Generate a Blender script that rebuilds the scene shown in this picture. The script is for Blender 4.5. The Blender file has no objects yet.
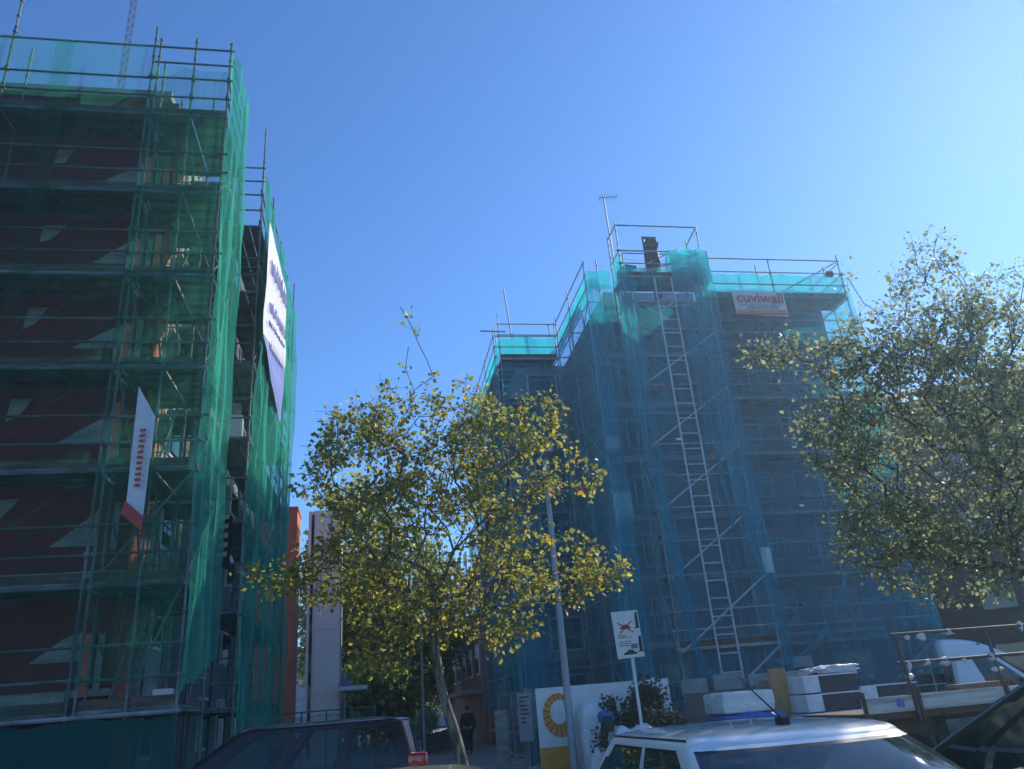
import bpy, bmesh, math, random
from mathutils import Vector, Matrix, noise
R = math.radians
rnd = random.Random(7)
sc = bpy.context.scene
COL = sc.collection

# ------------------------------------------------------------------ camera
F, CX, CY = 769., 512., 384.5
ZC = Vector((-154, 1837.5, -769.)).normalized()
YC = Vector((375 - 512, -333.3, -769.)).normalized()
YC = (YC - YC.dot(ZC) * ZC).normalized()
XC = YC.cross(ZC)
cd = bpy.data.cameras.new('camera'); cam = bpy.data.objects.new('camera', cd); COL.objects.link(cam)
cd.sensor_width = 36; cd.lens = F / 1024 * 36; cd.clip_start = 0.05; cd.clip_end = 3000
M3 = Matrix((XC, YC, ZC)).to_4x4()
cam.matrix_world = Matrix.Translation((0, 0, 1.6)) @ M3
sc.camera = cam
sc.view_settings.view_transform = 'Standard'; sc.view_settings.look = 'None'; sc.view_settings.exposure = 0
sc.cycles.transparent_max_bounces = 24
sc.cycles.max_bounces = 8
sc.cycles.use_denoising = True

# ------------------------------------------------------------------ materials
def mat_new(name):
    m = bpy.data.materials.new(name); m.use_nodes = True
    nt = m.node_tree; nt.nodes.clear()
    out = nt.nodes.new('ShaderNodeOutputMaterial')
    return m, nt, out
def ramp(nt, src, stops):
    r = nt.nodes.new('ShaderNodeValToRGB')
    while len(r.color_ramp.elements) < len(stops): r.color_ramp.elements.new(0.5)
    for e, (p, c) in zip(r.color_ramp.elements, stops):
        e.position = p; e.color = (*c, 1) if len(c) == 3 else c
    nt.links.new(src, r.inputs[0]); return r
def noise_n(nt, scale, detail=4, stretch=(1, 1, 1), rough=0.6):
    tc = nt.nodes.new('ShaderNodeTexCoord'); mp = nt.nodes.new('ShaderNodeMapping')
    mp.inputs['Scale'].default_value = stretch
    n = nt.nodes.new('ShaderNodeTexNoise'); n.inputs['Scale'].default_value = scale
    n.inputs['Detail'].default_value = detail; n.inputs['Roughness'].default_value = rough
    nt.links.new(tc.outputs['Object'], mp.inputs[0]); nt.links.new(mp.outputs[0], n.inputs[0])
    return n.outputs['Fac']
def pbr(name, c1, c2=None, scale=3, rough=.7, metal=0, stretch=(1, 1, 1), bump=0, coat=0, detail=5, lo=.35, hi=.65):
    m, nt, out = mat_new(name)
    b = nt.nodes.new('ShaderNodeBsdfPrincipled')
    b.inputs['Roughness'].default_value = rough; b.inputs['Metallic'].default_value = metal
    if coat: b.inputs['Coat Weight'].default_value = coat; b.inputs['Coat Roughness'].default_value = .04
    if c2 is None: c2 = tuple(x * .8 for x in c1)
    nf = noise_n(nt, scale, detail, stretch)
    r = ramp(nt, nf, [(lo, c2), (hi, c1)])
    nt.links.new(r.outputs[0], b.inputs['Base Color'])
    if bump:
        bp = nt.nodes.new('ShaderNodeBump'); bp.inputs['Strength'].default_value = bump; bp.inputs['Distance'].default_value = .02
        n2 = noise_n(nt, scale * 6, 4, stretch)
        nt.links.new(n2, bp.inputs['Height']); nt.links.new(bp.outputs[0], b.inputs['Normal'])
    nt.links.new(b.outputs[0], out.inputs[0])
    return m
def net_mat(name, col, fac, var=.25, tcol=None, wscale=1.2):
    """open-weave debris mesh: partly see-through cloth"""
    m, nt, out = mat_new(name)
    d = nt.nodes.new('ShaderNodeBsdfDiffuse'); t = nt.nodes.new('ShaderNodeBsdfTranslucent')
    d.inputs[0].default_value = (*col, 1); t.inputs[0].default_value = (*(tcol or col), 1)
    ms = nt.nodes.new('ShaderNodeMixShader'); ms.inputs[0].default_value = .55
    nt.links.new(d.outputs[0], ms.inputs[1]); nt.links.new(t.outputs[0], ms.inputs[2])
    tr = nt.nodes.new('ShaderNodeBsdfTransparent')
    mx = nt.nodes.new('ShaderNodeMixShader')
    n1 = noise_n(nt, wscale, 6, (4, 4, .35), .7)
    n2 = noise_n(nt, 45, 2, (1, 1, 1), .5)
    r1 = nt.nodes.new('ShaderNodeMapRange'); r1.inputs[1].default_value = .3; r1.inputs[2].default_value = .7
    r1.inputs[3].default_value = max(0, fac - var); r1.inputs[4].default_value = min(1, fac + var)
    nt.links.new(n1, r1.inputs[0])
    r2 = nt.nodes.new('ShaderNodeMapRange'); r2.inputs[1].default_value = .35; r2.inputs[2].default_value = .65
    r2.inputs[3].default_value = -.12; r2.inputs[4].default_value = .12
    nt.links.new(n2, r2.inputs[0])
    ad = nt.nodes.new('ShaderNodeMath'); ad.operation = 'ADD'; ad.use_clamp = True
    nt.links.new(r1.outputs[0], ad.inputs[0]); nt.links.new(r2.outputs[0], ad.inputs[1])
    tcz = nt.nodes.new('ShaderNodeTexCoord'); sz = nt.nodes.new('ShaderNodeSeparateXYZ'); nt.links.new(tcz.outputs['Object'], sz.inputs[0])
    def M(op, a, b_):
        n = nt.nodes.new('ShaderNodeMath'); n.operation = op
        for i, q in enumerate((a, b_)):
            if isinstance(q, (int, float)): n.inputs[i].default_value = q
            else: nt.links.new(q, n.inputs[i])
        return n.outputs[0]
    wob = M('MULTIPLY', n1, .5)
    fr_ = M('FRACT', M('MULTIPLY', M('ADD', sz.outputs[2], wob), .5), 0)
    seam = M('MULTIPLY', M('LESS_THAN', fr_, .055), .16)
    n3 = noise_n(nt, .35, 3); big = M('MULTIPLY', M('SUBTRACT', n3, .5), .45)
    tot = M('ADD', M('ADD', ad.outputs[0], seam), big); cl = nt.nodes.new('ShaderNodeClamp'); nt.links.new(tot, cl.inputs[0]); cl.inputs[2].default_value = .97; cl.inputs[1].default_value = .06
    nt.links.new(cl.outputs[0], mx.inputs[0])
    nt.links.new(tr.outputs[0], mx.inputs[1]); nt.links.new(ms.outputs[0], mx.inputs[2])
    nt.links.new(mx.outputs[0], out.inputs[0])
    return m
def leaf_mat(name, cols, trans=.55):
    m, nt, out = mat_new(name)
    g = nt.nodes.new('ShaderNodeNewGeometry')
    r = ramp(nt, g.outputs['Random Per Island'], cols)
    d = nt.nodes.new('ShaderNodeBsdfPrincipled'); d.inputs['Roughness'].default_value = .45
    t = nt.nodes.new('ShaderNodeBsdfTranslucent')
    nt.links.new(r.outputs[0], d.inputs['Base Color'])
    hs = nt.nodes.new('ShaderNodeHueSaturation'); hs.inputs['Value'].default_value = 1.9; hs.inputs['Saturation'].default_value = 1.05
    nt.links.new(r.outputs[0], hs.inputs['Color']); nt.links.new(hs.outputs[0], t.inputs[0])
    mx = nt.nodes.new('ShaderNodeMixShader'); mx.inputs[0].default_value = trans
    nt.links.new(d.outputs[0], mx.inputs[1]); nt.links.new(t.outputs[0], mx.inputs[2])
    nt.links.new(mx.outputs[0], out.inputs[0])
    return m
def brick_mat(name, c1, c2, mortar, scale=1.0):
    m, nt, out = mat_new(name)
    b = nt.nodes.new('ShaderNodeBsdfPrincipled'); b.inputs['Roughness'].default_value = .85
    tc = nt.nodes.new('ShaderNodeTexCoord'); sp = nt.nodes.new('ShaderNodeSeparateXYZ'); cb = nt.nodes.new('ShaderNodeCombineXYZ')
    nt.links.new(tc.outputs['Object'], sp.inputs[0])
    ad = nt.nodes.new('ShaderNodeMath'); ad.operation = 'ADD'
    nt.links.new(sp.outputs[0], ad.inputs[0]); nt.links.new(sp.outputs[1], ad.inputs[1])
    nt.links.new(ad.outputs[0], cb.inputs[0]); nt.links.new(sp.outputs[2], cb.inputs[1])
    br = nt.nodes.new('ShaderNodeTexBrick')
    br.inputs['Color1'].default_value = (*c1, 1); br.inputs['Color2'].default_value = (*c2, 1); br.inputs['Mortar'].default_value = (*mortar, 1)
    br.inputs['Scale'].default_value = scale; br.inputs['Mortar Size'].default_value = .008
    br.inputs['Brick Width'].default_value = .25; br.inputs['Row Height'].default_value = .07
    nt.links.new(cb.outputs[0], br.inputs[0])
    nf = noise_n(nt, .7, 5); rp = ramp(nt, nf, [(.3, (.6, .6, .6)), (.7, (1, 1, 1))])
    mx = nt.nodes.new('ShaderNodeMixRGB'); mx.blend_type = 'MULTIPLY'; mx.inputs[0].default_value = 1
    nt.links.new(br.outputs[0], mx.inputs[1]); nt.links.new(rp.outputs[0], mx.inputs[2])
    nt.links.new(mx.outputs[0], b.inputs['Base Color']); nt.links.new(b.outputs[0], out.inputs[0])
    return m
def glass_mat(name, tint, clear, rough=.02):
    m, nt, out = mat_new(name)
    g = nt.nodes.new('ShaderNodeBsdfPrincipled'); g.inputs['Base Color'].default_value = (*tint, 1)
    g.inputs['Roughness'].default_value = rough; g.inputs['Specular IOR Level'].default_value = .5; g.inputs['IOR'].default_value = 1.5
    tr = nt.nodes.new('ShaderNodeBsdfTransparent'); tr.inputs[0].default_value = (.75, .85, .8, 1)
    gl = nt.nodes.new('ShaderNodeBsdfGlossy'); gl.inputs['Roughness'].default_value = rough; gl.inputs[0].default_value = (.9, .95, 1, 1)
    mx = nt.nodes.new('ShaderNodeMixShader'); mx.inputs[0].default_value = clear
    nt.links.new(g.outputs[0], mx.inputs[1]); nt.links.new(tr.outputs[0], mx.inputs[2])
    fr = nt.nodes.new('ShaderNodeFresnel'); fr.inputs[0].default_value = 1.4
    m2 = nt.nodes.new('ShaderNodeMixShader')
    nt.links.new(fr.outputs[0], m2.inputs[0]); nt.links.new(mx.outputs[0], m2.inputs[1]); nt.links.new(gl.outputs[0], m2.inputs[2])
    nt.links.new(m2.outputs[0], out.inputs[0])
    return m

STEEL = pbr('galvanised_steel', (.46, .47, .48), (.27, .275, .28), 3, .6, .2, (1, 1, .4))
def vary(m, rust=(.16, .08, .045), amt=.5):
    nt = m.node_tree; b = next(n for n in nt.nodes if n.type == 'BSDF_PRINCIPLED')
    src = b.inputs['Base Color'].links[0].from_socket
    oi = nt.nodes.new('ShaderNodeObjectInfo'); r = ramp(nt, oi.outputs['Random'], [(0, (.65, .65, .65)), (.5, (.95, .95, .95)), (1, (1.25, 1.25, 1.22))])
    mx = nt.nodes.new('ShaderNodeMixRGB'); mx.blend_type = 'MULTIPLY'; mx.inputs[0].default_value = 1
    nt.links.new(src, mx.inputs[1]); nt.links.new(r.outputs[0], mx.inputs[2])
    nf = noise_n(nt, 1.7, 6); rr = ramp(nt, nf, [(.52, (0, 0, 0)), (.68, (amt, amt, amt))])
    m2 = nt.nodes.new('ShaderNodeMixRGB'); nt.links.new(rr.outputs[0], m2.inputs[0]); nt.links.new(mx.outputs[0], m2.inputs[1]); m2.inputs[2].default_value = (*rust, 1)
    nt.links.new(m2.outputs[0], b.inputs['Base Color']); return m
vary(STEEL, (.20, .13, .09), .35)
STEELG = pbr('dull_green_steel', (.20, .26, .24), (.10, .13, .12), 3, .7, .1, (1, 1, .4)); vary(STEELG, (.14, .09, .06), .3)
STEELN = STEEL
STEELD = pbr('weathered_steel', (.2, .21, .22), (.08, .085, .09), 3, .6, .4)
DECK = pbr('steel_deck', (.30, .31, .30), (.12, .12, .115), 2.5, .6, .3, bump=.3)
vary(DECK, (.30, .26, .2), .6)
PLY = pbr('deck_timber', (.17, .13, .09), (.07, .05, .035), 2.0, .8, 0, (1, 6, 6))
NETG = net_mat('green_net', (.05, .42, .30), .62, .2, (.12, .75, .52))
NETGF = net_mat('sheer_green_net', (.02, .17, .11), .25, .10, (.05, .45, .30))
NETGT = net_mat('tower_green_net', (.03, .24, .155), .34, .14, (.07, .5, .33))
NETGS = net_mat('dense_green_net', (.03, .17, .15), .93, .05)
NETB = net_mat('blue_net', (.07, .44, .60), .39, .14, (.02, .66, .72))
NETBD = net_mat('gathered_blue_net', (.06, .46, .68), .42, .22, (.02, .70, .78))
NETBT = net_mat('backlit_blue_net', (.015, .40, .46), .78, .14, (.005, .80, .82))  # same blue net, with the sun's backlight put into its cyan colour
REDW = None
REDW = brick_mat('dark_red_brick', (.30, .04, .045), (.23, .032, .038), (.16, .05, .05))
SUNLITW = brick_mat('sunlit_red_brick', (.78, .20, .09), (.68, .16, .07), (.5, .25, .18))  # red side wall with sunlight painted in as a lighter orange
PALEW = pbr('pale_panel', (.42, .42, .36), (.22, .225, .19), 1.6, .9, 0, (1, 1, 3), detail=8)
DARKW = pbr('dark_render', (.17, .18, .20), (.10, .11, .13), 1.2, .9, 0, (1, 1, 2), .2)
GREYW = pbr('grey_render', (.36, .37, .40), (.24, .25, .28), .9, .9, 0, (1, 1, 2))
WIN = glass_mat('window_glass', (.02, .025, .03), .1)
WHITE = pbr('white_paint', (.86, .85, .83), (.76, .75, .73), 4, .5)
BLACK = pbr('black_plastic', (.02, .02, .022), (.012, .012, .013), 8, .5)
BROWNB = brick_mat('brown_brick', (.22, .12, .085), (.17, .095, .07), (.17, .13, .11))
REDB = brick_mat('red_brick', (.42, .12, .08), (.34, .09, .06), (.4, .3, .25))
CONC = pbr('concrete', (.40, .39, .37), (.28, .27, .26), 3, .9, bump=.3)
PANEL = pbr('grey_cladding', (.90, .84, .80), (.82, .76, .72), .6, .6, .1)

# ------------------------------------------------------------------ object helpers
def link(o): COL.objects.link(o); return o
def tag(o, label=None, cat=None, group=None, kind=None):
    if label: o['label'] = label
    if cat: o['category'] = cat
    if group: o['group'] = group
    if kind: o['kind'] = kind
    return o
def empty(name, loc, label, cat, group=None, rz=0):
    o = bpy.data.objects.new(name, None); link(o); o.location = loc; o.rotation_euler = (0, 0, rz)
    o.empty_display_size = .2
    return tag(o, label, cat, group)
def obj(name, bm, mat, parent=None, world=True, smooth=False):
    me = bpy.data.meshes.new(name)
    if parent is not None and world:
        off = Vector(parent.location)
        p = parent.parent
        while p is not None: off = off + Vector(p.location); p = p.parent
        for v in bm.verts: v.co -= off
    bm.normal_update(); bm.to_mesh(me); bm.free()
    if smooth:
        for p in me.polygons: p.use_smooth = True
    for m in (mat if isinstance(mat, (list, tuple)) else [mat]): me.materials.append(m)
    o = bpy.data.objects.new(name, me); link(o)
    if parent is not None: o.parent = parent
    return o
def BM(): return bmesh.new()
def tube(bm, p, q, r=.024, n=7, r2=None):
    p = Vector(p); q = Vector(q); d = q - p
    if d.length < 1e-5: return bm
    z = d.normalized(); a = Vector((0, 0, 1)) if abs(z.z) < .9 else Vector((1, 0, 0))
    x = z.cross(a).normalized(); y = z.cross(x)
    r2 = r if r2 is None else r2
    A = [bm.verts.new(p + (x * math.cos(t) + y * math.sin(t)) * r) for t in [2 * math.pi * k / n for k in range(n)]]
    B = [bm.verts.new(q + (x * math.cos(t) + y * math.sin(t)) * r2) for t in [2 * math.pi * k / n for k in range(n)]]
    for k in range(n): bm.faces.new((A[k], A[(k + 1) % n], B[(k + 1) % n], B[k]))
    bm.faces.new(A[::-1]); bm.faces.new(B)
    return bm
def poly_tube(bm, pts, r, n=6):
    for i in range(len(pts) - 1): tube(bm, pts[i], pts[i + 1], r, n)
    return bm
def box(bm, lo, hi, rot=None, c=None, bevel=0):
    lo = Vector(lo); hi = Vector(hi)
    mid = (lo + hi) / 2; s = hi - lo
    g = bmesh.ops.create_cube(bm, size=1)
    vs = g['verts']
    for v in vs:
        v.co = Vector((v.co.x * s.x, v.co.y * s.y, v.co.z * s.z))
        if rot is not None: v.co = rot @ v.co
        v.co += mid
    if bevel:
        es = list({e for v in vs for e in v.link_edges})
        bmesh.ops.bevel(bm, geom=es, offset=bevel, segments=2, profile=.7, affect='EDGES')
    return bm
def quad(bm, pts):
    return bm.faces.new([bm.verts.new(p) for p in pts])
def prism(bm, pts, d):
    """extrude a polygon by vector d"""
    d = Vector(d); A = [bm.verts.new(Vector(p)) for p in pts]; B = [bm.verts.new(Vector(p) + d) for p in pts]
    bm.faces.new(A[::-1]); bm.faces.new(B); n = len(A)
    for i in range(n): bm.faces.new((A[i], A[(i + 1) % n], B[(i + 1) % n], B[i]))
    bmesh.ops.recalc_face_normals(bm, faces=bm.faces[:])
    return bm

# ------------------------------------------------------------------ setting
def asphalt():
    m, nt, out = mat_new('asphalt'); b = nt.nodes.new('ShaderNodeBsdfPrincipled'); b.inputs['Roughness'].default_value = .9
    n1 = noise_n(nt, .4, 6); n2 = noise_n(nt, 60, 3)
    r1 = ramp(nt, n1, [(.3, (.04, .04, .042)), (.7, (.075, .073, .07))])
    r2 = ramp(nt, n2, [(.3, (.6, .6, .6)), (.7, (1.2, 1.2, 1.2))])
    mx = nt.nodes.new('ShaderNodeMixRGB'); mx.blend_type = 'MULTIPLY'; mx.inputs[0].default_value = 1
    nt.links.new(r1.outputs[0], mx.inputs[1]); nt.links.new(r2.outputs[0], mx.inputs[2])
    nt.links.new(mx.outputs[0], b.inputs['Base Color']); nt.links.new(b.outputs[0], out.inputs[0])
    return m
def paving():
    m, nt, out = mat_new('paving'); b = nt.nodes.new('ShaderNodeBsdfPrincipled'); b.inputs['Roughness'].default_value = .85
    tc = nt.nodes.new('ShaderNodeTexCoord'); br = nt.nodes.new('ShaderNodeTexBrick')
    br.inputs['Color1'].default_value = (.38, .36, .33, 1); br.inputs['Color2'].default_value = (.31, .29, .27, 1); br.inputs['Mortar'].default_value = (.1, .1, .1, 1)
    br.inputs['Scale'].default_value = 1; br.inputs['Brick Width'].default_value = .4; br.inputs['Row Height'].default_value = .4; br.inputs['Mortar Size'].default_value = .01
    nt.links.new(tc.outputs['Object'], br.inputs[0])
    n1 = noise_n(nt, .8, 6); r1 = ramp(nt, n1, [(.3, (.6, .6, .6)), (.7, (1, 1, 1))])
    mx = nt.nodes.new('ShaderNodeMixRGB'); mx.blend_type = 'MULTIPLY'; mx.inputs[0].default_value = 1
    nt.links.new(br.outputs[0], mx.inputs[1]); nt.links.new(r1.outputs[0], mx.inputs[2])
    nt.links.new(mx.outputs[0], b.inputs['Base Color']); nt.links.new(b.outputs[0], out.inputs[0])
    return m
ASPH = asphalt(); PAVE = paving()
bm = BM(); quad(bm, [(-900, -900, -.12), (900, -900, -.12), (900, 1500, -.12), (-900, 1500, -.12)]); tag(obj('ground', bm, ASPH), kind='structure')
bm = BM(); quad(bm, [(-60, -10, -.116), (60, -10, -.116), (60, 14.5, -.116), (-60, 14.5, -.116)]); tag(obj('road', bm, ASPH), kind='structure')
bm = BM()
for k in range(-8, 9):
    x = 1.1 + k * 2.4
    quad(bm, [(x - .9, -.5, -.112), (x - .8, -.5, -.112), (x - .8, 6.4, -.112), (x - .9, 6.4, -.112)])
tag(obj('parking_markings', bm, WHITE), kind='structure')
bm = BM(); box(bm, (-60, 15.2, -.14), (60, 90, 0)); tag(obj('pavement', bm, PAVE), kind='structure')
bm = BM(); box(bm, (-60, 15.05, -.14), (60, 15.197, .004)); tag(obj('kerb', bm, CONC), kind='structure')
bm = BM(); box(bm, (-60, 8.4, -.14), (60, 10.9, 0)); tag(obj('tree_strip', bm, PAVE), kind='structure')
# lower the left hoarding side: pavement starts nearer there
bm = BM(); box(bm, (-60, 12.9, -.14), (-2.2, 15.045, .0)); tag(obj('pavement', bm, PAVE), kind='structure')

# ------------------------------------------------------------------ scaffold builder
def scaffold(root, us, P, v0, v1, levels, ztop, zbot=0, rails=True, braces=True, back_top=None, deck_mat=None,
             toe=True, mid_rails_top=(), jitter=.35, r=.024, rail_offs=(.5, 1.0), decks=True, deck_bays=None):
    """us: positions along the run, v0 outer / v1 inner row, P(u,v,z)->xyz"""
    back_top = back_top if back_top is not None else ztop
    for u in us:
        for v, zt in ((v0, ztop), (v1, back_top)):
            bm = BM(); zt2 = zt + rnd.uniform(0, jitter)
            tube(bm, P(u, v, zbot), P(u, v, zt2), r)
            z = zbot + .5
            for L_ in levels:
                for k_ in ((0,) + tuple(rail_offs) if v == v0 else (0,)):
                    c__ = Vector(P(u, v, L_ - .04 + k_ + (.04 if k_ else 0))); box(bm, c__ - Vector((.04, .045, .035)), c__ + Vector((.04, .045, .035)))
            while z < zt2: tube(bm, P(u, v, z - .02), P(u, v, z + .02), .036, 8); z += .5
            box(bm, Vector(P(u, v, zbot)) - Vector((.08, .08, 0)), Vector(P(u, v, zbot)) + Vector((.08, .08, .012)))
            obj('standard', bm, STEEL, root)
    u0, u1 = us[0], us[-1]
    for L in levels:
        for v in (v0, v1):
            bm = tube(BM(), P(u0 - .05, v, L - .04), P(u1 + .05, v, L - .04), r); obj('ledger', bm, STEEL, root)
        for u in us:
            bm = tube(BM(), P(u, v0, L - .04), P(u, v1, L - .04), r); obj('transom', bm, STEEL, root)
        if rails:
            for k in rail_offs:
                bm = tube(BM(), P(u0 - .05 - rnd.uniform(0, .2), v0, L + k + rnd.uniform(-.02, .02)), P(u1 + .05 + rnd.uniform(0, .12), v0, L + k + rnd.uniform(-.02, .02)), r * .95); obj('guard_rail', bm, STEEL, root)
        if decks:
            for i in range(len(us) - 1):
                if deck_bays is not None and i not in deck_bays: continue
                bm = BM(); n = max(1, int(round(abs(v1 - v0) / .32))); w = (v1 - v0) / n
                for k in range(n):
                    a = Vector(P(us[i] + .03, v0 + k * w + .02 * (1 if w > 0 else -1), L)); b = Vector(P(us[i + 1] - .03, v0 + (k + 1) * w, L + .05))
                    box(bm, (min(a.x, b.x), min(a.y, b.y), L), (max(a.x, b.x), max(a.y, b.y), L + .045))
                    # side ribs under the plank
                    for vv in (v0 + k * w + .03 * (1 if w > 0 else -1), v0 + (k + 1) * w - .02 * (1 if w > 0 else -1)):
                        a = Vector(P(us[i] + .05, vv, L)); b = Vector(P(us[i + 1] - .05, vv + .012, L))
                        box(bm, (min(a.x, b.x), min(a.y, b.y), L - .03), (max(a.x, b.x) , max(a.y, b.y), L - .001))
                obj('deck', bm, deck_mat or DECK, root)
            if toe:
                a = Vector(P(u0, v0 + .03 * (1 if v1 > v0 else -1), L)); b = Vector(P(u1, v0 + .055 * (1 if v1 > v0 else -1), L))
                bm = box(BM(), (min(a.x, b.x), min(a.y, b.y), L + .05), (max(a.x, b.x), max(a.y, b.y), L + .2)); obj('toe_board', bm, PLY, root)
    if braces:
        for i in range(len(us) - 1):
            for j, L in enumerate(levels[:-1]):
                if (j + i) % 2: continue
                a, b = (us[i], us[i + 1]) if (j // 2 + i) % 2 == 0 else (us[i + 1], us[i])
                bm = tube(BM(), P(a, v0, L), P(b, v0, levels[j + 1]), r * .9); obj('brace', bm, STEEL, root)
    for z in mid_rails_top:
        bm = tube(BM(), P(u0 - .08, v0, z), P(u1 + .08, v0, z), r); obj('guard_rail', bm, STEEL, root)
PX = lambda u, v, z: (u, v, z)
PY = lambda u, v, z: (v, u, z)

def net(name, label, path, z0, z1, mat, amp=.03, freq=3.0, du=.18, dz=.35, zf=None, cat='debris net', group=None, seed=0, hem=0, parent=None):
    """hanging sheet following an XY path; z1/z0 numbers or functions of path length"""
    pts = [Vector((p[0], p[1], 0)) for p in path]
    segs = []; s = 0; S = [(0, pts[0])]
    for a, b in zip(pts, pts[1:]):
        L = (b - a).length; n = max(1, int(L / du))
        for k in range(1, n + 1): S.append((s + L * k / n, a.lerp(b, k / n)))
        s += L
    Z0 = z0 if callable(z0) else (lambda t: z0); Z1 = z1 if callable(z1) else (lambda t: z1 - .09 * abs(math.sin(t * 2.1 + seed)) - .05 * abs(math.sin(t * 5.3)))
    bm = BM(); grid = []
    nz = max(2, int((max(Z1(0), Z1(s)) - min(Z0(0), Z0(s))) / dz))
    for i, (t, p) in enumerate(S):
        a = S[max(0, i - 1)][1]; b = S[min(len(S) - 1, i + 1)][1]
        d = (b - a).normalized(); nrm = Vector((d.y, -d.x, 0)); colv = []
        for k in range(nz + 1):
            f = k / nz; z = Z0(t) + (Z1(t) - Z0(t)) * f
            w = noise.noise(Vector((t * freq, z * .25 + seed * 7, seed * 3.1))) * amp * 2 + noise.noise(Vector((t * freq * 2.7, z * .6, seed + 9))) * amp
            colv.append(bm.verts.new(p + nrm * w + Vector((0, 0, z + (noise.noise(Vector((t * 1.3, seed, 2))) * .12 * hem if k == 0 else 0)))))
        grid.append(colv)
    for i in range(len(grid) - 1):
        for k in range(nz): bm.faces.new((grid[i][k], grid[i + 1][k], grid[i + 1][k + 1], grid[i][k + 1]))
    o = obj(name, bm, mat, parent, smooth=True)
    if parent is None: tag(o, label, cat, group)
    return o

LV = [2.0, 3.98, 5.96, 7.94, 9.92, 11.9, 13.9]
# ------------------------------------------------------------------ LEFT building
ORP = pbr('painted_sun_orange', (.85, .22, .12), (.7, .16, .09), 3, .7)
lb = empty('red_apartment_building', (-10, 15, 0), 'dark red apartment building behind green netting and scaffolding at left', 'building')
bm = BM(); box(bm, (-20, 15.0, 0), (-4.4, 27.5, 15.2)); obj('wall', bm, REDW, lb)
bm = BM(); box(bm, (-4.397, 15.03, 0), (-4.37, 16.0, 14.9)); obj('side_wall', bm, SUNLITW, lb)
bm = BM(); box(bm, (-4.397, 16.05, 0), (-4.34, 18.6, 14.9)); obj('side_wall', bm, PALEW, lb)
bm = BM(); box(bm, (-20.1, 14.86, 15.2), (-4.55, 27.6, 15.42)); obj('cornice', bm, PALEW, lb)
bm = BM(); box(bm, (-4.396, 18.9, 0), (-3.95, 27.4, 15.0)); obj('stair_volume', bm, GREYW, lb)
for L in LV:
    # pale wedge patches on the red wall, one diagonal run per lift
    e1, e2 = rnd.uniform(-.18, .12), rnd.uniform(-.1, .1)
    bm = BM(); prism(bm, [(-5.74 + e1, 14.997, L - 1.1), (-4.98, 14.997, L - 1.1), (-4.98, 14.997, L - .52 + e2), (-5.14 + e2, 14.997, L - .6 + e2)], (0, -.02, 0)); obj('pale_patch', bm, PALEW, lb)
    bm = BM(); prism(bm, [(-6.83, 14.997, L - .62 + e2), (-6.62, 14.997, L - .55), (-6.34 + e1 * .6, 14.997, L - .18), (-6.8, 14.997, L - .2)], (0, -.02, 0)); obj('pale_patch', bm, PALEW, lb)
    for k_, (xx, ww) in enumerate(((-4.93, .16), (-4.70, .10), (-4.55, .12))):  # narrow strips on the shaded front, sunlight painted into their colour
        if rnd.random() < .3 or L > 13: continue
        zz = L + rnd.uniform(.3, .9); bm = BM(); box(bm, (xx, 14.93, zz), (xx + ww, 14.99, zz + rnd.uniform(.8, 1.15))); obj('painted_sun_strip', bm, (ORP, PALEW, ORP)[k_], lb)
    bm = BM(); box(bm, (-20, 14.955, L + .30), (-4.42, 14.998, L + .42)); obj('string_course', bm, PALEW, lb)
for j in range(7):
    z = 1.2 + 1.98 * j
    for (y0, y1) in ((19.8, 20.8), (22.0, 23.0), (24.4, 25.4)):
        w = obj('window', box(BM(), (-3.948, y0, z), (-3.9, y1, z + 1.15)), WHITE, lb)
        obj('pane', box(BM(), (-3.9, y0 + .07, z + .07), (-3.885, y1 - .07, z + 1.08)), WIN, w)
    w = obj('window', box(BM(), (-4.338, 16.7, z), (-4.30, 17.5, z + 1.1)), WHITE, lb)
    obj('pane', box(BM(), (-4.30, 16.77, z + .07), (-4.29, 17.43, z + 1.03)), WIN, w)

STEEL = STEELG
s = empty('scaffolding', (-10, 14, 0), 'galvanised facade scaffolding across the front of the dark red building, far left', 'scaffolding')
scaffold(s, [-13.6, -10.6, -7.6, -4.72], PX, 13.9, 14.72, LV, 15.9, jitter=.5, braces=False, mid_rails_top=(15.8,))
bm = BM(); tube(bm, (-7.6, 13.9, 15.8), (-7.6, 13.9, 17.6), .024)
for k in range(4): tube(bm, (-7.6, 13.9, 15.95 + .45 * k), (-7.6, 13.9, 15.99 + .45 * k), .043, 8)
obj('standard', bm, STEEL, s)

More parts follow.
